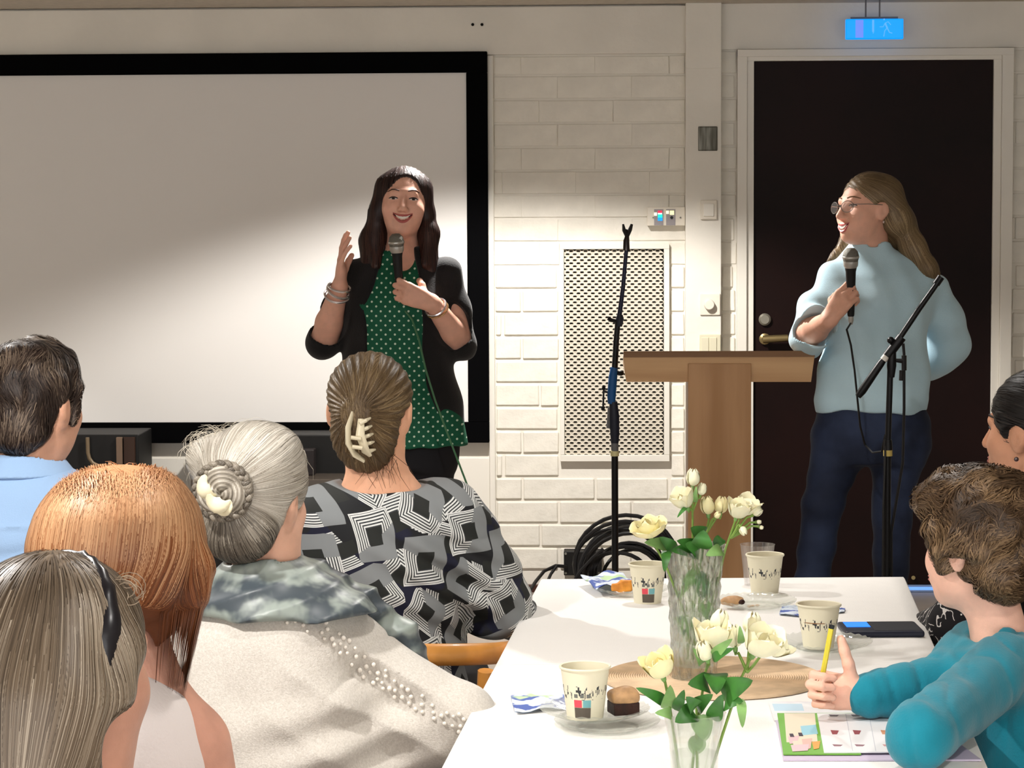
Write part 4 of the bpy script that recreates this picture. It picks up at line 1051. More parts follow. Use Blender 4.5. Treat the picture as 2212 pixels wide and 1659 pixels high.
def hand(S, W, fwd, nm, side, curl=(15, 20, 15), k=1.0, thumb=(.75, .55, .35), tcurl=15, spread=4, each=None):
    """palm and five fingers; nm: way the palm faces; side +1 right hand, -1 left hand"""
    W, f = Vector(W), nrm(fwd); n = Vector(nm); n = (n-f*n.dot(f)).normalized(); l = f.cross(n)*side
    offs = (.028, .0095, -.009, -.026); Ls = (.040, .044, .041, .033); K = []
    for i, o in enumerate(offs):
        a = W+l*o*.55*k; b = W+f*(.083-(.004*abs(i-1)))*k+l*o*k
        S.rc(a, b, .0145*k, .0105*k, .012*k); K.append(b)
    S.ell(W+f*.045*k+n*.004*k, (.03*k, .03*k, .016*k), frame((0, 0, 0), f, l, n), .012*k)
    for i, b in enumerate(K):
        c = each[i] if each else curl; d = (f*math.cos(R_(spread*(1.5-i)))+l*math.sin(R_(spread*(1.5-i)))).normalized(); ax = d.cross(n).normalized(); p = b; ang = 0; r = (.0090, .0092, .0088, .0078)[i]*k
        for j, fr in enumerate((1, .62, .5)):
            ang += c[j]; dd = Matrix.Rotation(R_(ang), 3, ax) @ d; q = p+dd*Ls[i]*fr*k
            S.rc(p, q, r, r*.93, .0035*k if j else .006*k); p = q; r *= .93
    t0 = W+f*.018*k+l*.024*k+n*.006*k; td = (l*thumb[0]+f*thumb[1]+n*thumb[2]).normalized(); t1 = t0+td*.036*k
    S.rc(W+f*.012*k, t1, .014*k, .0115*k, .012*k)
    ax = td.cross(n).normalized(); d2 = Matrix.Rotation(R_(tcurl), 3, ax) @ td; t2 = t1+d2*.028*k; d3 = Matrix.Rotation(R_(tcurl*2), 3, ax) @ td; t3 = t2+d3*.022*k
    S.rc(t1, t2, .0112*k, .0105*k, .005*k); S.rc(t2, t3, .0105*k, .0088*k, .004*k)
    return f, n, l
def seated_legs(S, C, pr, hip=(0, 0, .536), k=1.0, wide=.09, shoe=None):
    """thighs forward, shins down; S skin, C trousers"""
    hip = Vector(hip)
    for s in (-1, 1):
        a = hip+pr.r*s*wide*k; b = a+pr.f*.40*k+pr.r*s*.03; b.z = .536; c = Vector((b.x, b.y, .09))+pr.f*.02; d = c+pr.f*.13*k; d.z = .035
        S.rc(a, b, .055*k, .045*k); S.rc(b, c, .045*k, .032*k); S.rc(Vector((c.x, c.y, .05)), d, .03*k, .026*k)
        C.rc(a, b, .085*k, .07*k, .03); C.rc(b, c+Vector((0, 0, .03)), .07*k, .055*k, .02)
        T_ = SDF(); T_.rc(Vector((c.x, c.y, .05))-pr.f*.03, d, .042*k, .036*k); T_.inter(f_plane((0, 0, .004), (0, 0, -1)), .004); T_.inter(f_plane((0, 0, .1), (0, 0, 1)), .01)
        pr.part('shoe', T_, mat('dark_shoe', (28, 24, 24), .5), .007)
def torso_skin(S, pr, low, neck, shl, shr, rx=.13, ry=.085):
    """plain trunk inside the clothes"""
    low, neck = Vector(low), Vector(neck); m = low.lerp(neck, .55); sh = (Vector(shl)+Vector(shr))/2
    S.rc(low, m, .10, .095, .04); S.rc(m, sh-Vector((0, 0, .06)), .095, .09, .04); S.rc(shl, shr, .045, .045, .03)
def skin(name, c, sss=.12): return mat(name, c, .5, spec=.35, var=.03, vscale=30, sss=sss, bump=.0004, bscale=500)
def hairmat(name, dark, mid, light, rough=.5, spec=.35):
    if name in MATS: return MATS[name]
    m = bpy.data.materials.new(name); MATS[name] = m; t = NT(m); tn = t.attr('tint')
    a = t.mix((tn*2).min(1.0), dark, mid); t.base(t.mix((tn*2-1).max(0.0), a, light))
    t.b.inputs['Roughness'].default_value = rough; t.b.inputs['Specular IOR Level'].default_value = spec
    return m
def hair(pr, S, m, field, n, steps, step, lift=(-.001, .004), width=.0009, base_tint=.25, region=None, seed=1, wave=0, tint=(.15, .95), h=.004, tgrad=None, free=None, extra=None, name='hair', wr=1.6, flat=True):
    V, Q = S.arrays(h); g = np.random.default_rng(seed)
    bt = np.full(len(V), base_tint)
    if tgrad is not None: bt = np.clip(bt+tgrad(V), 0, 1)
    idx = np.arange(len(V))
    if region is not None: idx = idx[region(V)]
    roots = V[g.choice(idx, n)]+g.normal(size=(n, 3))*.002
    tn = tint[0]+(tint[1]-tint[0])*np.clip(.5+.55*snoise(roots, 55, seed+3)+.17*g.normal(size=n), 0, 1)
    if tgrad is not None: tn = np.clip(tn+tgrad(roots), 0, 1)
    st = g.integers(int(steps*.45), steps+1, n)
    parts = [(V, Q, bt), strands(S, roots, field, st, step, lift, g.uniform(width*.7, width*wr, n), tn, seed, 2, wave, free, flat)]
    if extra: parts += extra
    V, Q, tn = merge(parts)
    o = obj(name, np_mesh(name, V, Q, True, tn), m, pr.e); return o
def down(p, i): v = np.zeros_like(p); v[:, 2] = -1; return v
def face(pr, S, M, k=1.0, smile=1.0, open_=.012, lipc=(176, 92, 88), brow=(70, 44, 34), teeth=True, mz=-.060, mw=.029, look=0, squint=.0042, xr=None):
    """eyes, brows, lips and teeth laid on the face"""
    I = M.inverted()
    def surf(x, z, off=.0):
        y = .16*k; o = np.array([A3(M @ Vector((x*k, yy*k, z*k))) for yy in np.linspace(.15, .02, 140)]); v = S.ev(o); j = int(np.argmax(v < 0)) if (v < 0).any() else 139
        yy = np.linspace(.15, .02, 140)[j]; return M @ Vector((x*k, yy*k+off, z*k))
    def strip(name, lo, hi, m, off):
        n = len(lo); k_ = MB(); k_.add([surf(*p, off) for p in lo]+[surf(*p, off) for p in hi], [(i, i+1, n+i+1, n+i) for i in range(n-1)]); return k_.build(name, m, pr.e, smooth=60)
    xs = np.linspace(-1, 1, 13)
    up = [(x*mw, mz+.008*smile*x*x+.0015*(1-x*x)) for x in xs]; lo = [(x*mw, mz+.008*smile*x*x-open_*(1-x*x)-.001) for x in xs]
    strip('mouth', lo, up, mat('mouth_dark', (60, 18, 18), .5), .0008)
    if teeth: strip('teeth', [(x*mw*.78, mz+.008*smile*(x*.78)**2-open_*.55*(1-x*x)) for x in xs], [(x*mw*.78, mz+.008*smile*(x*.78)**2+.001) for x in xs], mat('teeth_white', (236, 228, 218), .3), .0014)
    lm = mat('lips_%d' % lipc[0], lipc, .4)
    MB().tube([surf(x, z+.002, .0002) for x, z in up], [(.0012+.0030*(1-abs(t_)**2))*k for t_ in xs], 7).build('upper_lip', lm, pr.e, smooth=True)
    MB().tube([surf(x, z-.002, .0002) for x, z in lo], [(.0012+.0036*(1-abs(t_)**2))*k for t_ in xs], 7).build('lower_lip', lm, pr.e, smooth=True)
    for s in (-1, 1):
        ex, ez = s*.0315, .004; tt = np.linspace(-1, 1, 9)
        lo_ = [(ex+t_*.0145, ez-squint*.8*(1-t_*t_)) for t_ in tt]; hi_ = [(ex+t_*.0145, ez+squint*(1-t_*t_)) for t_ in tt]
        strip('eye', lo_, hi_, mat('eye_white', (216, 206, 200), .25), .0012)
        ir = [(ex+look*.004+math.cos(q)*.0052, ez+max(-squint*.7, min(squint*.9, math.sin(q)*.0052))) for q in np.linspace(0, 2*math.pi, 13)[:-1]]
        k_ = MB(); k_.add([surf(*p, .0017) for p in ir], [tuple(range(12))]); k_.build('iris', mat('iris_dark', (44, 34, 30), .2), pr.e)
        MB().tube([surf(x, z+.0004, .0012) for x, z in hi_], [(.0012+.0012*(1-t_*t_))*k for t_ in tt], 6).build('eyelashes', mat('lash_dark', (34, 22, 20), .6), pr.e, smooth=True)
        MB().tube([surf(s*(.014+.012*j), .0235+(.0052, .0085, .0085, .0035)[j], .0008) for j in range(4)], [.0022*k, .0030*k, .0027*k, .0012*k], 6).build('eyebrow', mat('brow_%d' % brow[0], brow, .7), pr.e, smooth=True)
    return surf
def band(pr, name, c, ax, R, r, m, n=28, squash=1):
    z = nrm(ax); x = z.orthogonal().normalized(); y = z.cross(x)
    pts = [Vector(c)+(x*math.cos(2*math.pi*i/n)+y*math.sin(2*math.pi*i/n)*squash)*R for i in range(n+1)]
    return MB().tube(pts, r, 6, cap=False).build(name, m, pr.e, smooth=True)
def mic(grip, axis, label, cable, cm, rz=.0):
    """dynamic microphone: grip = point held, axis towards its head"""
    a = nrm(axis); g = Vector(grip); e = empty('microphone', g, label, 'microphone')
    F = frame((0, 0, 0), a.orthogonal().normalized(), a.cross(a.orthogonal().normalized()), a)
    MB().lathe([(0, -.085), (.0095, -.085), (.0105, -.08), (.0155, .05), (.018, .062), (0, .062)], 20, M=F).build('handle', mat('black_plastic'), e, smooth=True)
    MB().lathe([(.018, .062), (.0215, .068), (.0225, .078), (.0225, .082), (0, .082)], 20, M=F).build('collar', mat('silver_collar', (186, 184, 178), .35, metal=.7), e, smooth=True)
    MB().lathe([(0, .08), (.0215, .08), (.0245, .092), (.0245, .099), (.021, .112), (.012, .121), (0, .123)], 22, M=F).build('grille_ball', mat('grille_grey', (120, 118, 110), .5, metal=.5, bump=.002, bscale=500), e, smooth=True)
    band_ = MB().lathe([(.0246, .091), (.0258, .093), (.0258, .096), (.0246, .098)], 22, M=F, close=True).build('grille_ring', mat('silver_collar'), e, smooth=True)
    MB().lathe([(0, -.085), (.008, -.085), (.008, -.098), (.005, -.11), (0, -.11)], 12, M=F).build('plug', mat('silver_collar'), e, smooth=True)
    MB().tube([a*-.105]+[Vector(c)-g for c in cable], .0032, 7).build('cable', cm, e, smooth=True)
    return e

# ------------------------------------------------------------------ presenter in green
def presenter():
    pr = Person(862, 900, 8.1, 'woman in a green dotted blouse and black jacket speaking into a microphone before the screen', 180); q = pr.q
    sk = skin('skin_presenter', (224, 172, 150))
    HM = headM(q(872, 438), 184, 6, -3)
    S = SDF(); add_head(S, HM, 1.0, jaw=.86)
    nb = q(868, 560, .02); S.rc(q(870, 475, .01), nb, .050, .055, .02)
    SHR, SHL = q(768, 592, .0), q(964, 588, .0)
    S.u(f_loft([(.92, 0, 0, .13, .09), (1.05, 0, 0, .135, .09), (1.22, 0, -.01, .138, .100), (1.30, 0, 0, .128, .085), (1.355, 0, .01, .09, .055), (1.40, 0, .01, .055, .045)], 0, (q(862, 500).x, 0, 0)), .03)
    S.rc(SHR, SHL, .032, .032, .03)
    ER, WR_ = q(698, 738, -.02), q(734, 618, -.13); EL, WL = q(994, 742, .0), q(936, 656, -.14)
    for a, b, c in ((SHR, ER, WR_), (SHL, EL, WL)):
        S.rc(a, b, .036, .040, .02); S.chain([b, b.lerp(c, .35), c], [.041, .041, .0265], .015)
    hand(S, WR_, (.06, -.16, 1), (1, .12, 0), 1, each=[(4, 8, 6), (6, 10, 8), (10, 12, 8), (16, 14, 10)], k=.98, thumb=(.45, .9, .3), tcurl=5, spread=3)
    mf = nrm((-.88, -.12, .34)); f, n, l = hand(S, WL+mf*.012, mf, (.1, 1, .0), -1, each=[(22, 78, 55), (28, 80, 55), (32, 80, 55), (34, 78, 55)], k=.98, thumb=(.5, .7, .7), tcurl=25, spread=3)
    for s in (-1, 1):
        S.rc((s*.085+.0, 0, .86), (s*.10, 0, .48), .075, .055); S.rc((s*.10, 0, .48), (s*.10, .02, .1), .055, .036); S.rc((s*.10, .02, .06), (s*.11, -.13, .04), .034, .03)
    pr.part('body', S, sk, .0042)
    sf = face(pr, S, HM, 1.0, smile=1.35, open_=.012, brow=(70, 42, 32), mw=.031, mz=-.054)
    # clothes
    cx = q(858, 500).x
    B = SDF(); B.u(f_loft([(.775, .02, 0, .20, .14), (.86, .01, 0, .195, .135), (1.02, .0, -.0, .165, .115), (1.2, 0, -.015, .165, .125), (1.30, 0, 0, .145, .098), (1.36, 0, .012, .10, .065), (1.40, 0, .012, .06, .052)], 0, (cx, 0, 0), capk=.008))
    B.sub(f_ell(q(870, 560, -.09), (.040, .09, .040)), .01); B.sub(f_rc(q(868, 545, .02), q(868, 520, .02), .056, .07), .01)
    B.disp = wrinkles([(.004, 40, (1, .2, .1), 3), (.003, 65, (1, 0, .5), 5)])
    gm = mat('green_dotted', (12, 96, 68), .7); t = NT(gm); x_, y_, z_ = t.xyz(); wz = t.noise(6, 2)
    pt = .0292; u_ = (x_+y_*.0)/pt; v_ = (z_+wz*.006)/pt
    def dots(du, dv):
        a = (u_+du).fract()-.5; b = (v_+dv).fract()-.5; return (a*a+b*b).sqrt() < .115
    t.base(t.mix(dots(0, 0).max(dots(.5, .5)), (10, 88, 62), (206, 226, 206)))
    pr.part('blouse', B, gm, .005)
    J = SDF(); JT = (f_loft([(.835, 0, .01, .212, .15), (.9, 0, .01, .205, .145), (1.02, 0, .005, .178, .125), (1.2, 0, -.01, .172, .132), (1.30, 0, 0, .158, .106), (1.365, 0, .012, .122, .076), (1.41, 0, .02, .075, .065)], 0, (cx, 0, 0), capk=.01))
    for a, b, c in ((SHR, ER, WR_), (SHL, EL, WL)):
        d = (c-b).normalized(); J.rc(a, a.lerp(b, .5), .049, .050, .02); J.rc(a.lerp(b, .5), b, .050, .053, .03); J.rc(b, b+d*.09, .054, .054, .012)
    for b, c in ((ER, WR_), (EL, WL)):
        d = (c-b).normalized(); J.sub(f_rc(b+d*.085, b+d*.24, .075, .08), .003); J.sub(f_rc(b+d*.028, b+d*.12, .046, .049), .003)
    J.u(JT, .03)
    J.sub(f_loft([(.78, .055, -.17, .125, .16), (.9, .03, -.17, .105, .15), (1.05, .0, -.17, .095, .15), (1.2, -.002, -.17, .094, .16), (1.30, .005, -.14, .075, .15), (1.46, .01, -.09, .05, .13)], 0, (cx, 0, 0)), .006)
    J.disp = wrinkles([(.004, 45, (.3, 0, 1), 2), (.003, 70, (1, 0, .4), 7)])
    pr.part('jacket', J, mat('black_jacket', (14, 13, 16), .85, sheen=.15, bump=.001, bscale=300), .005)
    Tr = SDF()
    Tr.u(f_loft([(.70, 0, 0, .17, .12), (.8, 0, 0, .185, .125), (.93, 0, 0, .16, .11)], 0, (cx+.01, 0, 0)))
    for s in (-1, 1): Tr.rc((s*.082, 0, .78), (s*.10, 0, .48), .095, .07, .04); Tr.rc((s*.10, 0, .48), (s*.10, .02, .09), .07, .05, .02)
    Tr.disp = wrinkles([(.003, 60, (0, .3, 1), 3)])
    pr.part('trousers', Tr, mat('black_trousers', (14, 14, 20), .8), .007)
    for s in (-1, 1):
        T_ = SDF(); T_.rc((s*.10, .03, .045), (s*.112, -.14, .035), .042, .036); T_.inter(f_plane((0, 0, .004), (0, 0, -1)), .004); pr.part('shoe', T_, mat('dark_shoe', (28, 24, 24), .5), .006)
    # hair
    H = SDF(); p = lambda x, y, z: HM @ Vector((x, y, z))
    H.ell(p(0, -.018, .035), (.083, .096, .084), HM)
    H.chain([p(.062, .005, .05), p(.076, .0, -.03), q(803, 520, .0), q(795, 592, -.02)], [.028, .027, .034, .026], .03)
    H.chain([p(-.058, .0, .05), p(-.074, -.008, -.03), q(926, 505, .0), q(930, 585, -.03)], [.026, .021, .028, .024], .03)
    H.chain([p(0, -.07, .0), q(868, 520, .08), q(866, 600, .10)], [.07, .075, .05], .03)
    H.chain([q(815, 500, -.005), q(812, 575, -.055)], [.026, .014], .02); H.chain([q(925, 500, -.005), q(918, 570, -.06)], [.024, .012], .02)
    H.sub(f_ell(p(-.006, .085, -.022), (.060, .085, .088), HM), .014); H.sub(f_ell(p(-.010, .10, .038), (.050, .055, .052), HM), .012)
    H.sub(f_rc(q(868, 500, -.08), q(868, 560, -.10), .052, .050), .015)
    def grooves(p_): return .0016*np.sin(p_[..., 0]*420+snoise(p_, 20, 4)*3)+.0009*np.sin(p_[..., 1]*500+p_[..., 0]*300)
    H.disp = grooves
    hair(pr, H, hairmat('hair_dark_brown', (18, 10, 11), (38, 22, 21), (86, 56, 46)), down, 6000, 24, .009, (.0, .002), .0006, .3, seed=4, h=.0045)
    # bracelets and earring
    sil = mat('silver_jewelry', (226, 222, 226), .2, metal=.9)
    d = (WR_-ER).normalized(); band(pr, 'bracelet', WR_-d*.02, d+Vector((.1, 0, 0)), .036, .0045, sil); band(pr, 'bracelet', WR_-d*.035, d-Vector((.15, 0, .1)), .039, .004, sil); band(pr, 'bracelet', WR_-d*.005, d+Vector((-.1, .2, 0)), .035, .004, sil)
    d = (WL-EL).normalized(); band(pr, 'bracelet', WL-d*.018, d, .034, .0035, sil); band(pr, 'bracelet', WL-d*.03, d+Vector((.1, .1, 0)), .0355, .003, mat('gold_jewelry', (214, 178, 130), .25, metal=.9))
    MB().ball(q(913, 492, -.02), (.005, .005, .012), 10).build('earring', sil, pr.e, smooth=True)
    # microphone
    C = WL+mf*.012+f*.104+n*.024+Vector((0, 0, .055))
    w = lambda x, y, dy=0: P(x, y, 8.1+dy)
    cable = [w(890, 690, -.16), w(905, 735, -.19), w(920, 800, -.2), w(940, 865, -.2), w(966, 935, -.19), w(1010, 1050, -.15), w(1040, 1120, -.1), w(1075, 1195, -.05), w(1105, 1250, 0), (w(1160, 1300).x, 8.15, .006), (-.1, 8.5, .006), (.1, 9.2, .006)]
    mic(pr.base+C, (-.05, -.10, 1), 'black microphone with silver head and green cable held by the woman in green', cable, mat('green_cable', (72, 118, 84), .5))
    return pr

# ------------------------------------------------------------------ woman in pale blue
def blonde():
    pr = Person(1885, 900, 7.9, 'laughing woman with glasses in a pale blue sweater and jeans by the dark door', 165); q = pr.q
    sk = skin('skin_blonde', (222, 170, 146))
    HM = headM(q(1872, 452), 122, 4, 4); p = lambda x, y, z: HM @ Vector((x, y, z))
    S = SDF(); add_head(S, HM, .97, jaw=.97)
    S.rc(q(1880, 490, .01), q(1885, 575, .03), .050, .056, .02)
    cx = q(1893, 600).x
    S.u(f_loft([(.92, 0, 0, .13, .09), (1.1, 0, 0, .135, .09), (1.25, 0, -.01, .13, .085), (1.31, .0, 0, .105, .06), (1.37, 0, .01, .055, .045)], 0, (cx, 0, 0)), .03)
    SHR, SHL = q(1797, 602, -.0), q(2020, 622, .04)
    S.rc(SHR, SHL, .030, .030, .03)
    ER, WR_ = q(1747, 722, -.06), q(1790, 692, -.22); EL, WL = q(2046, 752, .12), q(1985, 790, .20)
    for a, b, c in ((SHR, ER, WR_), (SHL, EL, WL)):
        S.rc(a, b, .036, .038, .02); S.chain([b, b.lerp(c, .35), c], [.039, .038, .026], .015)
    mf = nrm((.18, -.28, .92))
    f, n, l = hand(S, WR_+Vector((.004, 0, .008)), (.42, -.25, .62), (.55, .75, .05), 1, each=[(34, 76, 50), (38, 78, 50), (40, 78, 50), (42, 76, 50)], k=.95, thumb=(.6, .6, .7), tcurl=25, spread=3)
    hand(S, WL, (-.9, .2, -.2), (.1, .9, .2), -1, curl=(20, 25, 20), k=.95)
    HP = [(q(1822, 925), q(1778, 1085, -.03), q(1728, 1290, .0)), (q(1945, 925), q(1928, 1090, -.02), q(1920, 1290, .05))]
    for a, b, c in HP: c.z = .09; S.rc(a, b, .07, .05); S.rc(b, c, .05, .033); S.rc(c-Vector((0, 0, .03)), c+Vector((-.02, -.13, -.05)), .033, .028)
    pr.part('body', S, sk, .0042)
    face(pr, S, HM, .97, smile=1.1, open_=.014, lipc=(190, 104, 100), brow=(120, 88, 62), mw=.027, look=0)
    # sweater
    B = SDF(); B.u(f_loft([(.90, -.012, 0, .168, .125), (.94, -.012, 0, .178, .13), (1.08, -.005, -.005, .165, .13), (1.22, 0, -.015, .165, .126), (1.31, .01, -.0, .170, .10), (1.365, .008, .01, .128, .072), (1.405, -.012, .015, .07, .062), (1.425, -.012, .015, .060, .056)], 0, (cx, 0, 0), capk=.008))
    B.rc(SHR, SHR.lerp(ER, .55), .048, .052, .05); B.rc(SHR.lerp(ER, .55), ER, .052, .060, .03); dR = (WR_-ER).normalized(); B.rc(ER, ER+dR*.07, .062, .066, .02)
    B.rc(SHL, SHL.lerp(EL, .5), .050, .064, .05); B.rc(SHL.lerp(EL, .5), EL, .066, .060, .03); dL = (WL-EL).normalized(); B.rc(EL, EL+dL*.10, .068, .058, .03)
    B.sub(f_rc(ER+dR*.145, ER+dR*.30, .085, .09), .003); B.sub(f_rc(ER+dR*.035, ER+dR*.2, .052, .060), .004)
    B.sub(f_rc(q(1882, 540, .02), q(1882, 515, .02), .052, .052), .004)
    B.disp = wrinkles([(.008, 38, (.5, 0, .8), 4), (.006, 60, (.9, .3, .25), 8)])
    kn = mat('pale_blue_knit', (172, 206, 220), .85, sheen=.2); t = NT(kn); x_, y_, z_ = t.xyz(); t.bump(t.noise(420, 3), .0010); t.base(t.mix(t.noise(5, 3).ramp(.3, .7), (182, 214, 228), (192, 222, 234)))
    pr.part('sweater', B, kn, .005)
    J = SDF(); J.u(f_loft([(.74, 0, 0, .165, .12), (.80, 0, 0, .178, .125), (.93, 0, 0, .16, .115)], 0, (cx-.012, 0, 0)), .02)
    for i, (a, b, c) in enumerate(HP): J.rc(a-Vector((0, 0, .02)), b, .088, .062, .04); J.rc(b, c, .062, .048, .02)
    J.disp = wrinkles([(.0045, 55, (.15, .2, 1), 3), (.003, 90, (.5, 0, .8), 5)])
    dn = mat('dark_denim', (30, 40, 66), .8); t = NT(dn); n1 = t.noise(4, 4); t.base(t.mix(n1.ramp(.35, .7), (22, 30, 50), (46, 58, 86))); t.bump(t.noise(300, 3), .0008)
    pr.part('jeans', J, dn, .006)
    for a, b, c in HP:
        T_ = SDF(); T_.rc(c+Vector((0, .03, -.045)), c+Vector((-.02, -.15, -.055)), .042, .036); T_.inter(f_plane((0, 0, .004), (0, 0, -1)), .004); pr.part('shoe', T_, mat('dark_shoe'), .006)
    # long hair flowing down behind the shoulder
    H = SDF(); H.ell(p(0, -.02, .034), (.080, .094, .083), HM)
    H.chain([p(-.045, -.045, .05), p(-.055, -.075, -.03), q(1945, 480, .03), q(1972, 535, .0), q(2005, 580, -.03), q(2022, 592, -.02)], [.046, .042, .040, .036, .026, .010], .03)
    H.chain([p(.0, -.09, .0), q(1930, 500, .07), q(1970, 575, .08)], [.05, .05, .03], .03)
    H.chain([p(.066, .0, .03), p(.072, .01, -.03), q(1832, 520, .07), q(1808, 556, .05), q(1790, 568, .03)], [.022, .020, .022, .018, .008], .02)
    H.sub(f_ell(p(0, .078, -.03), (.072, .074, .086), HM), .012); H.sub(f_ell(p(-.055, .04, -.045), (.045, .052, .055), HM), .010)
    H.sub(f_ell(p(-.075, .0, -.018), (.028, .024, .036), HM), .008)
    H.disp = lambda P_: .0015*np.sin((P_[..., 0]*.8+P_[..., 2]*.5)*400+snoise(P_, 22, 4)*3)
    tdir = A3((.42, 0, -.9))
    def fld(P_, i):
        v = np.zeros_like(P_); v[:] = tdir
        up = P_[:, 2] > HM.translation.z+.0; v[up] += A3(HM.to_3x3() @ Vector((0, -1.1, -.2))); return v
    hair(pr, H, hairmat('hair_ash_blonde', (62, 48, 33), (122, 101, 73), (182, 158, 120)), fld, 6000, 24, .009, (0, .002), .0006, .45, seed=6, h=.0045)
    # glasses, earring
    gl_ = mat('steel_rim', (150, 146, 144), .25, metal=.9)
    for s in (-1, 1):
        c = p(s*.032, .099, .0); z = HM.to_3x3() @ Vector((s*.22, 1, .0)); z.normalize(); x = HM.to_3x3() @ Vector((1, -s*.22, 0)); x.normalize(); y = z.cross(x)
        MB().tube([c+x*math.cos(t_)*.024+y*math.sin(t_)*.0175 for t_ in np.linspace(0, 2*math.pi, 25)], .0011, 6, cap=False).build('glasses_rim', gl_, pr.e, smooth=True)
        k_ = MB(); k_.add([c+x*math.cos(t_)*.0235+y*math.sin(t_)*.017 for t_ in np.linspace(0, 2*math.pi, 25)[:-1]], [tuple(range(24))]); k_.build('lens', plastic_clear, pr.e)
        MB().tube([p(s*.056, .092, .006), p(s*.074, .05, .008), p(s*.079, .0, .008)], .0012, 6).build('temple', gl_, pr.e, smooth=True)
    MB().tube([p(-.009, .106, .004), p(0, .109, .006), p(.009, .106, .004)], .0011, 6).build('bridge', gl_, pr.e)
    MB().ball(p(-.080, -.004, -.044), .0045, 8).build('earring', mat('silver_jewelry'), pr.e, smooth=True)
    C = WR_+Vector((.004, 0, .008))+f*.088+n*.027+Vector((0, 0, .02))
    w = lambda x, y, dy=0: P(x, y, 7.9+dy)
    cable = [w(1829, 712, -.26), w(1838, 745, -.28), w(1846, 800, -.28), w(1853, 870, -.27), w(1858, 920, -.25), w(1868, 960, -.24), w(1885, 978, -.3), w(1905, 975, -.36), w(1912, 940, -.4), w(1912, 985, -.415), w(1908, 1100, -.42), (P(1905, 1250, 7.46).x, 7.46, .02), (.95, 7.6, .006), (1.1, 8.6, .006)]
    mic(pr.base+C, (-.02, -.12, 1), 'black microphone held by the woman in pale blue', cable, ck)
    return pr

# ------------------------------------------------------------------ seated people
def chair(loc, yaw, label, dz=0, wm=None):
    e = empty('armchair', loc, label, 'chair', 'armchairs around the table', rz=R_(yaw)); wm = wm or mat('bent_beech', (206, 142, 68), .35, var=.08, vscale=12, coat=.3)
    MB().box((-.23, -.22, .405), (.23, .23, .45), bev=.015).build('seat', mat('dark_upholstery', (58, 24, 28), .8), e, smooth=True)
    for x, y in ((-.22, -.21), (.22, -.21), (-.22, .21), (.22, .21)):
        MB().tube([(x, y, 0), (x*.97, y*.97, .42), (x*1.1, y*1.05, .66+dz)] if y > 0 else [(x, y, 0), (x*.97, y*.97, .42), (x*1.05, y*1.15, .68+dz)], .016, 10).build('leg', wm, e, smooth=True)
    pts = [(-.265, .26, .665+dz)]+[(-.265*math.cos(t_)*(1 if abs(math.cos(t_)) > .2 else 1), -.03-.25*math.sin(t_)**.8 if math.sin(t_) > 0 else -.03, .685+dz+.03*math.sin(t_)) for t_ in np.linspace(0, math.pi, 15)]+[(.265, .26, .665+dz)]
    MB().tube(pts, .021, 12, flat=.75).build('arm_rail', wm, e, smooth=True)
    MB().box((-.19, -.275, .50+dz), (.19, -.25, .66+dz), bev=.008).build('back_pad', mat('dark_upholstery'), e, smooth=True)
    return e
def arm(S, C, a, b, c, rs=(.045, .04, .027), rc_=(.062, .06, .045), cuff=1.0, k=.03):
    """arm inside a sleeve; cuff: how far down the forearm the sleeve goes"""
    a, b, c = Vector(a), Vector(b), Vector(c)
    S.rc(a, b, rs[0], rs[1], .02); S.rc(b, c, rs[1], rs[2], .015)
    C.rc(a, b, rc_[0], rc_[1], k); C.rc(b, b.lerp(c, cuff), rc_[1], rc_[2], .02)

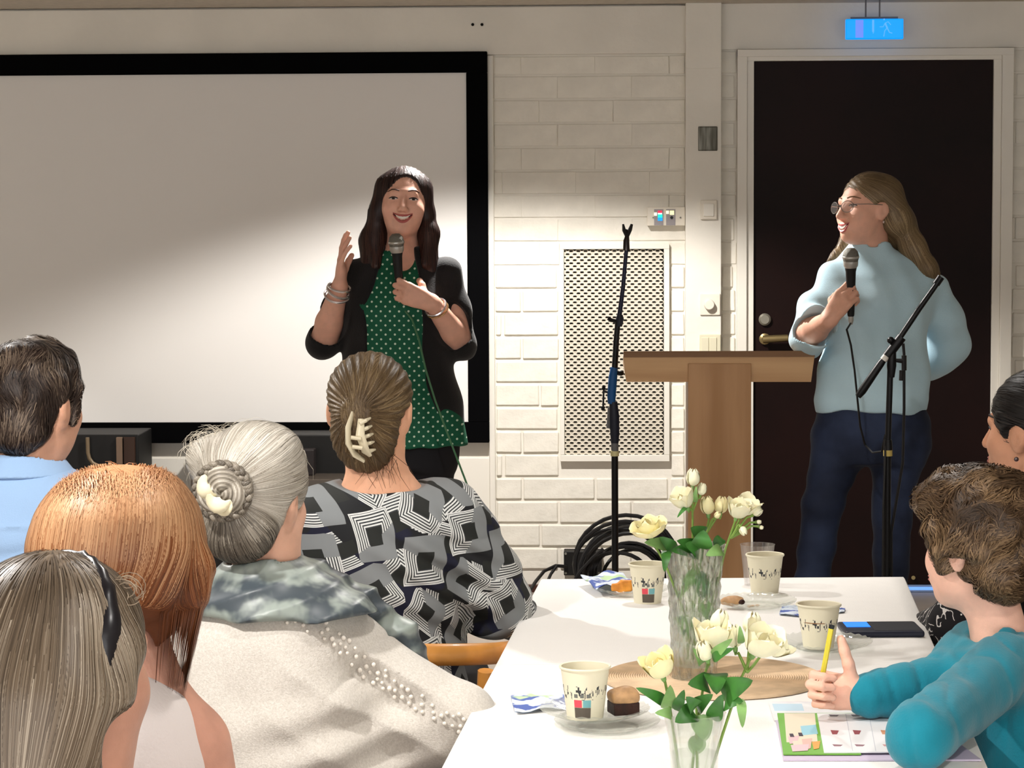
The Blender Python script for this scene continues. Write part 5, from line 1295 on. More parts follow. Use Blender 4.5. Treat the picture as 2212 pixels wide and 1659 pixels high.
def clip_lady():
    pr = Person(825, 1100, 5.0, 'woman in a black and white geometric blouse with a claw clip in her brown hair', 0); q = pr.q
    sk = skin('skin_clip', (222, 168, 136)); HM = headM(q(800, 888), -3, -6, 0); p = lambda x, y, z: HM @ Vector((x, y, z))
    S = SDF(); Tr = SDF(); add_head(S, HM, 1.0)
    S.rc(q(805, 940, -.01), q(818, 1050, -.0), .052, .060, .03)
    SHL, SHR = q(688, 1112, .0), q(968, 1112, .0)
    S.u(f_loft([(.55, 0, 0, .14, .10), (.75, 0, 0, .14, .095), (.88, 0, 0, .145, .095), (.955, 0, 0, .13, .085), (.995, 0, 0, .085, .065), (1.03, -.005, 0, .055, .05)], 0, (q(825, 1100).x, 0, 0)), .03)
    B = SDF(); zz = lambda y: q(825, y).z
    row = lambda y, cx, hw, ry, cy=0: (zz(y), (cx-825)/1100, cy, hw/1100, ry)
    B.u(f_loft([row(1560, 815, 200, .145), row(1450, 818, 190, .135), row(1300, 822, 176, .125), row(1200, 826, 182, .125), row(1120, 828, 172, .118), row(1080, 826, 150, .10), row(1050, 824, 112, .082), row(1030, 822, 84, .07)], 0, (0, 0, 0), n=2.2, capk=.01))
    arm(S, B, SHR, q(1078, 1305, .06), q(1130, 1345, .30), rc_=(.060, .064, .05), k=.05); arm(S, B, SHL, q(625, 1305, .05), q(700, 1390, .28), rc_=(.060, .062, .05), k=.05)
    B.rc(q(968, 1112), q(1040, 1230, .03), .064, .066, .05)
    hand(S, q(1130, 1345, .30), (.1, 1, 0), (-.2, 0, -1), 1); hand(S, q(700, 1390, .28), (.3, .9, -.2), (0, 0, -1), -1)
    B.sub(f_ell(q(825, 1010, -.02), (.108, .12, .052)), .008); B.sub(f_ell(q(825, 1020, .02), (.075, .09, .045)), .008)
    def folds(P_):
        a = A3(q(985, 1215)); d = np.linalg.norm((P_-a)[..., [0, 2]], axis=-1)
        return .009*np.sin((P_[..., 2]*1.3+P_[..., 0]*.8)*75+snoise(P_, 12, 3)*1.5)*np.exp(-(d/.13)**2)+.006*np.sin(P_[..., 2]*70+snoise(P_, 14, 5)*2)*np.exp(-((P_[..., 2]-zz(1370))/.09)**2)+.003*snoise(P_, 30, 8)
    B.disp = folds
    gm = mat('geometric_print', (60, 62, 66), .8); t = NT(gm); x_, y_, z_ = t.xyz()
    black, navy, grey, white = (26, 27, 30), (24, 26, 46), (128, 132, 134), (214, 216, 214)
    wx, wz = t.noise(4, 2), t.noise(4.5, 2, vec=t.stretch(1, 1, 1.3))
    col = t.mix(t.noise(9, 1).ramp(.49, .51), black, navy)
    def layer(col, pitch, ox, oz, seed, full=1.0):
        u_ = (x_+y_*.55+wx*.03+ox)/pitch; v_ = (z_+wz*.03+oz)/pitch
        v2 = v_+(u_.floor()*.5).fract(); cu, cv = u_.floor(), v2.floor(); r1 = t.white(t.vec(cu, cv, seed)); r2 = t.white(t.vec(cu, cv, seed+7))
        a = r1*6.283; du, dv = u_.fract()-.5, v2.fract()-.5; du = du*1.0; ca, sa = a.cos(), a.sin()
        X_, Y_ = du*ca-dv*sa, du*sa+dv*ca; Y_ = Y_*(r2*.5+.9); d = X_.abs().max(Y_.abs())
        side = (X_+Y_*(r2*2-1)) > (.02-r1*.1)
        lines = ((d*19.0).fract() > .46)*(d > .17)*(d < .455)
        col = t.mix((d < .455)*(d > .15)*(1-side)*full, col, grey); col = t.mix((d < .455)*(d > .15)*side, col, (52, 55, 58)); col = t.mix(lines*side, col, white); col = t.mix((d < .16), col, (34, 36, 34))
        return t.mix((d < .455)*(d > .43)*side, col, white)
    col = layer(col, .104, .052, .026, 3.0, 0.0); col = layer(col, .104, 0, 0, 1.0)
    t.base(col); pr.part('blouse', B, gm, .0045)
    seated_legs(S, Tr, pr); Tr.u(f_loft([(.455, 0, 0, .17, .13), (.55, 0, 0, .18, .14), (.62, 0, 0, .16, .12)], 0, (0, 0, 0)), .03)
    pr.part('body', S, sk, .005); pr.part('trousers', Tr, mat('black_skirt', (18, 17, 20), .8), .009)
    H = SDF(); H.ell(p(0, -.014, .030), (.083, .098, .086), HM); H.ell(p(0, -.06, -.045), (.066, .045, .062), HM, .03); H.ell(p(-.012, -.10, -.03), (.030, .022, .060), HM, .025); H.ell(p(0, -.045, -.085), (.045, .03, .035), HM, .03)
    H.sub(f_ell(p(0, .10, -.03), (.09, .075, .12), HM), .012)
    for s in (-1, 1): H.sub(f_ell(p(s*.082, .0, -.022), (.018, .03, .038), HM), .01)
    tw = A3(p(-.012, -.115, -.005))
    H.disp = lambda P_: .0014*np.sin(np.linalg.norm(P_-tw, axis=-1)*30+np.arctan2((P_-tw)[..., 0], (P_-tw)[..., 2])*34+snoise(P_, 16, 3)*2)+.0045*snoise(P_, 40, 6)
    def fld(P_, i):
        v = tw-P_; n_ = np.linalg.norm(v, axis=-1, keepdims=True); v = v/n_
        v = np.where(n_ < .03, A3((.1, -.2, -1)), v); return v+A3((0, 0, -.12))
    hair(pr, H, hairmat('hair_clip_brown', (46, 34, 22), (98, 78, 52), (160, 138, 104)), fld, 11000, 18, .006, (0, .0013), .0005, .42, seed=8, flat=False, tint=(.15, .85), h=.004)
    # loose neck hairs
    g = np.random.default_rng(3); k_ = MB()
    for i in range(26):
        a = q(770+g.uniform(0, 90), 985+g.uniform(-10, 15), -.062); b = a+Vector((g.uniform(-.03, .05), g.uniform(-.01, .0), -g.uniform(.02, .07))); k_.tube([a, a.lerp(b, .5)+Vector((g.uniform(-.01, .01), -.006, 0)), b], [.0006, .0005, .0002], 4)
    o = k_.build('loose_hairs', mat('loose_hair_brown', (90, 62, 40), .5), pr.e); o['kind'] = 'stuff'
    # claw clip
    cm_ = mat('cream_clip', (214, 204, 176), .35)
    ax0, ax1 = q(757, 905, -.125), q(786, 994, -.105)
    MB().tube([q(762, 892, -.12), q(752, 925, -.142), q(752, 955, -.142), q(764, 980, -.13), q(786, 995, -.112)], [.006, .010, .011, .009, .006], 10, flat=.45).build('clip_jaw', cm_, pr.e, smooth=True)
    MB().tube([q(780, 905, -.132), q(778, 940, -.142), q(790, 975, -.13), q(800, 985, -.118)], [.006, .009, .008, .004], 10, flat=.45).build('clip_jaw', cm_, pr.e, smooth=True)
    for i in range(5):
        a = q(777+i*3.6, 915+i*15, -.140+i*.003); b = q(800+i*2.5, 903+i*17, -.122+i*.004)
        MB().tube([a, a.lerp(b, .6)+Vector((0, -.007, 0)), b], [.0042, .0040, .0022], 8).build('clip_tooth', cm_, pr.e, smooth=True)
    for i in range(2): MB().tube([q(758+i*3, 945+i*20, -.145), q(780+i*3, 948+i*20, -.145)], .004, 8).build('clip_bar', cm_, pr.e, smooth=True)
    chair(pr.base+Vector((.004, -.0, 0)), -4, 'bentwood armchair with an orange wooden arm rail under the woman in the geometric blouse')
    return pr

def bun_lady():
    pr = Person(590, 1300, 4.2, 'grey haired woman with a braided bun, wearing a pale grey cardigan with pearls', -18); q = pr.q; s_ = 1310.
    sk = skin('skin_bun', (220, 172, 148)); HM = headM(q(552, 1075), -22, -4, 0); p = lambda x, y, z: HM @ Vector((x, y, z))
    S = SDF(); Tr = SDF(); add_head(S, HM, .98); S.rc(q(562, 1140, 0), q(585, 1260, .02), .052, .06, .03)
    S.u(f_loft([(.55, 0, 0, .15, .11), (.75, 0, 0, .16, .11), (.87, 0, 0, .14, .09), (.93, 0, .01, .07, .06)], 0, (0, 0, 0)), .03)
    zz = lambda y: q(590, y).z; row = lambda y, cx, hw, ry, cy=0: (zz(y), (cx-590)/s_, cy, hw/s_, ry)
    B = SDF(); B.u(f_loft([row(1800, 600, 265, .165), row(1660, 602, 262, .165, -.01), row(1520, 596, 246, .15, -.01), row(1420, 590, 222, .135), row(1350, 592, 195, .122, .005), row(1312, 600, 158, .105, .01), row(1288, 604, 110, .085, .02), row(1272, 606, 70, .065, .02)], R_(-12), (0, 0, 0), n=2.2, capk=.012))
    SHR, SHL = q(775, 1415, .02), q(420, 1420, .0); ER = q(985, 1552, -.02); WR_ = q(830, 1600, .26); EL = q(330, 1620, .05); WL = q(480, 1700, .30)
    arm(S, B, SHR, ER, WR_, rc_=(.072, .066, .05), k=.06, cuff=.9); arm(S, B, SHL, EL, WL, rc_=(.07, .065, .05), k=.06)
    B.rc(q(760, 1620, -.02), q(930, 1592, -.01), .075, .05, .05)
    hand(S, WR_, (-.6, .7, -.2), (0, 0, -1), 1); hand(S, WL, (.3, .9, -.2), (0, 0, -1), -1)
    def folds(P_):
        a = A3(q(830, 1460)); d = np.linalg.norm((P_-a)[..., [0, 2]], axis=-1); u = P_[..., 0]*.55+P_[..., 2]*.85
        o = .020*np.abs(np.sin(u*40+snoise(P_, 9, 3)*1.2))*np.exp(-(d/.13)**2); b = A3(q(545, 1475)); d2 = np.linalg.norm((P_-b)[..., [0, 2]], axis=-1)
        o = o+.010*np.exp(-(d2/.035)**2)
        c = A3(q(760, 1640)); d3 = np.linalg.norm((P_-c)[..., [0, 2]], axis=-1)
        ad = A3((ER-SHR).normalized()); pl = (P_-A3(q(800, 1425)))@ad; o = o+.006*np.exp(-(pl/.0045)**2)*np.exp(-(np.linalg.norm((P_-A3(q(810, 1400)))[..., [0, 2]], axis=-1)/.085)**4)
        return o+.008*np.sin((P_[..., 2]-P_[..., 0]*.25)*85)*np.exp(-(d3/.13)**2)+.003*snoise(P_, 26, 8)
    B.disp = folds
    km = mat('grey_melange_knit', (206, 200, 190), .9, sheen=.25); t = NT(km); t.base(t.mix(t.noise(260, 4, rough=.75).ramp(.25, .75), (192, 186, 177), (218, 213, 205))); t.bump(t.noise(420, 3), .0009)
    cardi = pr.part('cardigan', B, km, .005)
    seated_legs(S, Tr, pr); Tr.u(f_loft([(.455, 0, 0, .18, .14), (.55, 0, 0, .19, .15), (.62, 0, 0, .17, .13)], 0, (0, 0, 0)), .03)
    pr.part('body', S, sk, .005); pr.part('trousers', Tr, mat('grey_trousers', (84, 84, 86), .85), .009)
    # satin scarf round the neck
    C = SDF(); C.u(f_loft([row(1320, 606, 232, .125, .0), row(1295, 602, 205, .118, .0), row(1262, 592, 160, .10, .0), row(1232, 580, 122, .085, .005), row(1208, 572, 92, .073, .005), row(1196, 570, 80, .066, .005)], R_(-12), (0, 0, 0), capk=.012))
    C.sub(f_rc(q(565, 1205, .0), q(560, 1150, .0), .058, .075), .006)
    C.chain([q(690, 1245, .05), q(780, 1308, .075), q(860, 1375, .09), q(900, 1440, .10)], [.026, .030, .030, .026], .03)
    C.disp = lambda P_: .007*np.abs(np.sin((P_[..., 2]*.9-P_[..., 0]*.35)*75+snoise(P_, 14, 4)*1.6))-.004+.002*snoise(P_, 50, 6)
    sm = mat('teal_grey_satin', (110, 124, 128), .4, spec=.5); t = NT(sm); t.base(t.mix(t.noise(16, 3).ramp(.42, .6), (66, 75, 82), (146, 156, 150)))
    pr.part('scarf', C, sm, .0045)
    # hair
    H = SDF(); H.ell(p(0, -.012, .030), (.088, .100, .090), HM); H.ell(p(0, -.055, -.05), (.066, .045, .055), HM, .03); H.ell(p(.012, .0, .085), (.055, .06, .035), HM, .03)
    H.ell(q(458, 992, .02), (.042, .045, .038), None, .03)
    H.sub(f_ell(p(0, .105, -.035), (.085, .075, .12), HM), .012); H.sub(f_ell(p(.085, .0, -.03), (.02, .03, .04), HM), .01)
    bc = q(482, 1060, -.105)
    H.disp = lambda P_: .0018*np.sin(np.arctan2((P_-A3(bc))[..., 2], (P_-A3(bc))[..., 0])*60+snoise(P_, 14, 3)*2.5)+.003*snoise(P_, 30, 6)
    bcn = A3(bc)
    def fld(P_, i): v = bcn-P_; return v/np.linalg.norm(v, axis=-1, keepdims=True)+.10*np.stack([snoise(P_, 25, 1), snoise(P_, 25, 2), snoise(P_, 25, 3)], -1)
    hm = hairmat('hair_silver', (62, 55, 48), (146, 138, 125), (222, 217, 206), .45)
    low = lambda V: -.45*np.clip((q(0, 1120).z-V[:, 2])/.05, 0, 1)  # darkens the lower hair: its shade is painted into the tint
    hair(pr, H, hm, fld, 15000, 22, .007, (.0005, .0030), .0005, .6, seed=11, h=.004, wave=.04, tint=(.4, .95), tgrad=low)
    # flyaway frizz
    g = np.random.default_rng(5); k_ = MB()
    for i in range(130):
        u = g.uniform(); cx_, cy_ = (458, 990) if u < .55 else (540, 1040); a_ = g.uniform(.3, 3.3) if u < .55 else g.uniform(.2, 2.9); r_ = .038 if u < .55 else .092
        a = q(cx_, cy_, g.uniform(-.03, .04))+Vector((math.cos(a_)*r_, 0, math.sin(a_)*r_)); d = Vector((math.cos(a_), g.uniform(-.5, .5), math.sin(a_))); t_ = Vector((-math.sin(a_), g.uniform(-.5, .5), math.cos(a_)))*g.choice((-1, 1)); L = g.uniform(.008, .026)
        k_.tube([a-d*.004, a+d*L*.4+t_*L*.4, a+d*L*.5+t_*L, a+d*L*.2+t_*L*1.6], [.0004, .00035, .0003, .00015], 3, cap=False)
    o = k_.build('flyaway_hair', mat('hair_frizz', (190, 182, 166), .5), pr.e); o['kind'] = 'stuff'
    # braided bun: three woven strands round a knot
    parts = []
    for ph in range(3):
        Sd = SDF(); pts = []
        for i in range(91):
            a = 2*math.pi*i/90*1.05; w_ = a*7.5+ph*2.094; R = .0415+.0045*math.cos(w_); pts.append(bc+Vector((math.cos(a)*R, -.006+.0045*math.sin(2*w_), math.sin(a)*R*1.02)))
        Sd.chain(pts, [.0050]*91, .001); V, Q = Sd.arrays(.0022); parts.append((V, Q, (.16, .30, .42)[ph]+.14*np.sin(V[:, 0]*1300+V[:, 2]*1000+V[:, 1]*600)))
    for ph in range(4):
        Sd = SDF(); pts = []
        for i in range(41):
            a = 2*math.pi*(i/40*1.25+ph/4); R = .034-.026*i/40; pts.append(bc+Vector((math.cos(a)*R, -.006-.010*(i/40)+.004*math.sin(a*3), math.sin(a)*R)))
        Sd.chain(pts, [.0095]*20+[.0085]*21, .002); V, Q = Sd.arrays(.0026); ang = np.arctan2((V-bcn)[:, 2], (V-bcn)[:, 0]); rad = np.linalg.norm((V-bcn)[:, [0, 2]], axis=-1)
        parts.append((V, Q, (.40, .52, .62, .48)[ph]+.24*np.sin(rad*900+ang*2)))
    Sd = SDF(); Sd.ell(bc+Vector((0, .012, 0)), (.036, .022, .036)); V, Q = Sd.arrays(.004); parts.append((V, Q, .3))
    V, Q, tn = merge(parts); obj('braided_bun', np_mesh('braided_bun', V, Q, True, np.clip(tn, 0, 1)), hm, pr.e)
    sh = mat('ivory_shell', (236, 228, 196), .35)
    for c0, a0, L, w_ in ((q(462, 1046, -.150), 3.6, .026, .015), (q(476, 1068, -.156), 4.4, .026, .014), (q(478, 1086, -.150), 5.3, .020, .010)):
        MB().tube([c0+Vector((math.cos(a0+t_)*L*.7, -.003*math.sin(t_*3), math.sin(a0+t_)*L*.7)) for t_ in np.linspace(-1.3, 1.3, 9)], [w_*.25, w_*.5, w_*.75, w_*.9, w_, w_*.9, w_*.7, w_*.4, w_*.15], 10, flat=.5).build('shell_clip_petal', sh, pr.e, smooth=True)
    # pearls sewn along shoulder and sleeve
    pm_ = mat('pearl', (236, 230, 220), .18, spec=.7, coat=.5); g = random.Random(4)
    pb_ = MB().ball((0, 0, 0), .0042, 10).mesh('pearl'); pb_.materials.append(pm_); pb_.polygons.foreach_set('use_smooth', [True]*len(pb_.polygons)); n_ok = 0
    lines = [[(545, 1292), (600, 1290), (660, 1306), (715, 1345), (760, 1385), (800, 1420), (850, 1452), (905, 1490), (960, 1525), (1010, 1545), (1036, 1550)]]
    seen = []
    for i in range(420):
        u = g.uniform(0, 9.99); j = int(u); a, b = lines[0][j], lines[0][j+1]; x = a[0]+(b[0]-a[0])*(u-j)+g.uniform(-6, 6); y = a[1]+(b[1]-a[1])*(u-j)+g.uniform(4, 62-4*abs(u-4))
        if len(seen) >= 96 or any((x-a_)**2+(y-b_)**2 < 150 for a_, b_ in seen): continue
        seen.append((x, y)); h_ = pr.hit(B, x, y)
        if h_ is None: continue
        o = bpy.data.objects.new('pearl', pb_); link(o, cardi); n0 = B.grad(np.array([A3(h_)]))[0]; o.location = h_+Vector(n0)*.002; sc_ = g.uniform(.75, 1.05); o.scale = (sc_,)*3
    # seam of the sleeve
    chair(pr.base+Vector((.0, .02, 0)), -14, 'dark armchair under the woman in the pearl cardigan', -.10, wm=mat('dark_red_wood', (74, 24, 24), .4))
    return pr

def red_lady():
    pr = Person(255, 1300, 3.4, 'woman with a chin length auburn bob and a white sleeveless top', -12); q = pr.q; s_ = 1618.
    sk = skin('skin_red', (200, 150, 130)); HM = headM(q(258, 1190), -16, -8, 0); p = lambda x, y, z: HM @ Vector((x, y, z))
    S = SDF(); Tr = SDF(); add_head(S, HM, 1.0); S.rc(q(268, 1280, .01), q(280, 1430, .0), .05, .058, .03)
    zz = lambda y: q(255, y).z; row = lambda y, cx, hw, ry, cy=0: (zz(y), (cx-255)/s_, cy, hw/s_, ry)
    S.u(f_loft([row(2000, 262, 225, .12), row(1750, 262, 225, .12), row(1620, 262, 206, .115), row(1540, 262, 178, .10), row(1480, 264, 142, .085), row(1430, 268, 100, .07), row(1395, 270, 72, .06)], 0, (0, 0, 0), n=2.1), .03)
    SHR, SHL = q(426, 1605, .01), q(95, 1605, .01)
    for a, b, c, sd in ((SHR, q(480, 1960, .03), q(440, 2050, .30), 1), (SHL, q(50, 1960, .03), q(120, 2050, .30), -1)):
        S.rc(a, b, .043, .040, .04); S.rc(b, c, .040, .028, .02); hand(S, c, (-sd*.2, 1, -.1), (0, 0, -1), sd)
    B = SDF(); B.u(f_loft([row(2250, 258, 235, .15), row(2000, 258, 225, .145), row(1750, 258, 214, .15), row(1640, 258, 204, .15), row(1560, 260, 180, .14), row(1500, 262, 150, .125), row(1455, 266, 100, .10), row(1432, 268, 66, .08)], 0, (0, -.012, 0), n=2.1, capk=.01))
    B.sub(f_ell(q(262, 1400, -.0), (.052, .10, .028)), .006); B.disp = wrinkles([(.003, 45, (1, 0, .4), 3)])
    pr.part('sleeveless_top', B, mat('white_cotton', (222, 214, 212), .85, bump=.001, bscale=200), .005)
    seated_legs(S, Tr, pr); Tr.u(f_loft([(.455, 0, 0, .18, .14), (.55, 0, 0, .18, .14), (.62, 0, 0, .15, .12)], 0, (0, 0, 0)), .03)
    pr.part('body', S, sk, .0055); pr.part('trousers', Tr, mat('beige_trousers', (150, 138, 120), .85), .009)
    H = SDF(); H.u(f_loft([row(1340, 255, 150, .06, -.0), row(1310, 258, 178, .085, -.01), row(1250, 260, 192, .11, -.015), row(1180, 261, 192, .122, -.015), row(1110, 262, 176, .118, -.01), row(1055, 263, 142, .10, -.005), row(1022, 264, 95, .07, 0), row(1008, 264, 45, .035, 0)], R_(-6), (0, 0, 0), n=2.15, capk=.02))
    H.chain([q(415, 1230, -.03), q(408, 1290, -.045), q(396, 1338, -.04)], [.03, .02, .004], .02); H.chain([q(372, 1290, -.045), q(350, 1350, -.05), q(338, 1398, -.045)], [.024, .014, .003], .02); H.chain([q(300, 1290, -.07), q(285, 1350, -.07)], [.03, .012], .02); H.chain([q(205, 1290, -.07), q(215, 1360, -.07)], [.03, .012], .02)
    H.sub(f_ell(p(0, .115, -.04), (.08, .06, .12), HM), .012)
    H.disp = lambda P_: .0005*np.sin(np.arctan2(P_[..., 0], -P_[..., 1]-.0)*70+snoise(P_, 12, 3)*2)+.0015*snoise(P_, 25, 6)
    top = A3(q(285, 1030, .02))
    def fld(P_, i):
        v = P_-top; h_ = np.linalg.norm(v[:, :2], axis=-1); v[:, 2] = -.05-.35*h_
        lo_ = P_[:, 2] < q(262, 1296).z; v[lo_] = v[lo_]*A3((-.25, -.25, 0))+A3((0, 0, -.1)); return v
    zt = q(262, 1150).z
    grad = lambda V: .42*np.clip((V[:, 2]-zt+.01)/.055, -.55, 1)  # lighter crown, darker ends: pale roots plus top light painted into the tint
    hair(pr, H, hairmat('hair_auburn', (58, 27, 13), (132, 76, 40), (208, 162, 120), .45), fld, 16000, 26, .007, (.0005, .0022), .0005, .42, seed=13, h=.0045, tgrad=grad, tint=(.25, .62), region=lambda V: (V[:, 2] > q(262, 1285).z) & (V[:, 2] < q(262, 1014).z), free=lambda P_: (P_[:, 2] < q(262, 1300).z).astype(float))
    g = np.random.default_rng(6); k_ = MB()
    for i in range(120):
        a = q(g.uniform(150, 400), 0, g.uniform(-.06, .03)); x = g.uniform(-.085, .085); zq = q(262, 1007).z-.10*(abs(x)/.1)**2.2; a = Vector((q(262, 1007).x+x, g.uniform(-.06, .03), zq-.004)); t_ = Vector((g.choice((-1, 1))*g.uniform(.4, 1), g.uniform(-.3, .3), g.uniform(.1, .6))); L = g.uniform(.012, .035)
        k_.tube([a, a+t_*L*.6, a+t_*L+Vector((0, 0, -.006))], [.0004, .00035, .00015], 3, cap=False)
    o = k_.build('flyaway_hair', mat('auburn_frizz', (190, 134, 92), .5), pr.e); o['kind'] = 'stuff'
    chair(pr.base+Vector((.0, .0, 0)), -8, 'armchair under the auburn haired woman')
    return pr

def grey_lady():
    pr = Person(130, 1500, 2.55, 'woman with straight ash grey hair and a wide black headband, cheek turned aside', -30); q = pr.q; s_ = 2157.
    sk = skin('skin_grey', (196, 146, 124)); HM = headM(q(125, 1432), -38, -6, 0); p = lambda x, y, z: HM @ Vector((x, y, z))
    S = SDF(); Tr = SDF(); add_head(S, HM, 1.02); S.rc(q(150, 1540, .0), q(160, 1760, -.01), .056, .062, .03)
    SHR, SHL = q(480, 1960, .0), q(-220, 1960, .0)
    S.u(f_loft([(.50, 0, 0, .14, .11), (.75, 0, 0, .15, .11), (.83, 0, 0, .14, .09), (.90, 0, 0, .09, .07), (.96, .01, 0, .058, .056)], 0, (0, 0, 0)), .03)
    B = SDF(); B.u(f_loft([(.48, 0, 0, .185, .14), (.65, 0, 0, .175, .135), (.80, 0, 0, .178, .12), (.865, 0, 0, .13, .095), (.895, 0, 0, .09, .08)], R_(-25), (.01, 0, 0)))
    arm(S, B, SHR, q(560, 2300, .05), q(400, 2400, .28), k=.05); arm(S, B, SHL, q(-300, 2300, .05), q(-100, 2400, .28), k=.05)
    hand(S, q(400, 2400, .28), (-.2, 1, -.1), (0, 0, -1), 1); hand(S, q(-100, 2400, .28), (.2, 1, -.1), (0, 0, -1), -1)
    pr.part('blouse', B, mat('dusty_rose_blouse', (120, 84, 80), .85), .007)
    seated_legs(S, Tr, pr); Tr.u(f_loft([(.455, 0, 0, .18, .14), (.55, 0, 0, .18, .14), (.6, 0, 0, .15, .12)], 0, (0, 0, 0)), .03)
    pr.part('body', S, sk, .005); pr.part('trousers', Tr, mat('grey_trousers'), .009)
    H = SDF(); H.ell(p(0, -.012, .030), (.084, .100, .084), HM)
    H.chain([p(0, -.055, -.01), q(75, 1520, -.065), q(70, 1640, -.075), q(65, 1800, -.07)], [.075, .066, .062, .045], .03)
    H.chain([p(-.06, -.02, .0), q(-20, 1520, .0), q(-40, 1640, -.0), q(-30, 1780, -.03)], [.04, .045, .045, .03], .03)
    H.chain([p(.045, -.045, .0), q(165, 1520, -.07), q(178, 1620, -.07), q(180, 1760, -.07)], [.04, .028, .022, .014], .025)
    H.chain([p(.066, .02, .02), p(.076, .0, -.025), p(.072, -.02, -.055)], [.026, .022, .012], .02)
    H.sub(f_ell(p(.01, .105, -.04), (.085, .062, .11), HM), .01); H.sub(f_ell(q(285, 1590, .0), (.035, .10, .055)), .01)
    H.disp = lambda P_: .0014*np.sin((P_[..., 0]*.9-P_[..., 1]*.5)*360+snoise(P_, 14, 3)*2)+.0022*snoise(P_, 22, 6)
    top = A3(q(120, 1262, -.0))
    def fld(P_, i): v = P_-top; v[:, 2] = -.5*np.linalg.norm(v, axis=-1)-.03; return v
    hair(pr, H, hairmat('hair_ash_grey', (50, 40, 31), (116, 100, 82), (194, 180, 160), .42), fld, 17000, 34, .008, (.0005, .0026), .00045, .5, seed=15, tint=(.15, .9), h=.004)
    g = np.random.default_rng(9); k_ = MB()
    for i in range(16):
        c0 = q(268+g.uniform(-16, 16), 1262+g.uniform(-6, 26), g.uniform(-.02, .02)); r_ = g.uniform(.006, .016); a0 = g.uniform(0, 6.28)
        k_.tube([c0+Vector((math.cos(a0+t_)*r_*1.2, 0, math.sin(a0+t_)*r_)) for t_ in np.linspace(0, g.uniform(2.5, 5.5), 12)], [.0005]*11+[.0002], 3, cap=False)
    o = k_.build('flyaway_hair', mat('grey_frizz', (170, 152, 130), .5), pr.e); o['kind'] = 'stuff'
    # headband over the crown
    pts = []; rs = []
    for t_ in np.linspace(-1.5, 1.72, 29):
        d = Vector((math.sin(t_), .24-.20*abs(t_), math.cos(t_))); a = p(0, -.004, .02); lo, hi = .04, .2
        for _ in range(24):
            m_ = (lo+hi)/2; v = float(H.ev(np.array([A3(a+HM.to_3x3() @ (d.normalized()*m_))]))[0]); lo, hi = (m_, hi) if v < .001 else (lo, m_)
        pts.append(a+HM.to_3x3() @ (d.normalized()*lo)); rs.append(.004+.0135*math.sin(min(1.57, abs(t_)))**1.5*min(1, max(0, 1.78-abs(t_))/.4))
    V = []; Fc = []; 
    for i, c in enumerate(pts):
        w_ = HM.to_3x3() @ Vector((0, 1, 0)); n0 = (c-p(0, 0, .0)).normalized(); w_ = (w_-n0*w_.dot(n0)).normalized()
        for u, hgt in ((-1, -.005), (-.6, .002), (0, .0038), (.6, .002), (1, -.005)): V.append(c+w_*u*rs[i]+n0*hgt)
    for i in range(len(pts)-1):
        for j in range(4): Fc.append((i*5+j, i*5+j+1, i*5+j+6, i*5+j+5))
    MB().add(V, Fc).build('headband', mat('black_headband', (20, 18, 24), .3, spec=.5), pr.e, smooth=60)
    chair(pr.base, -25, 'armchair under the woman with the black headband')
    return pr

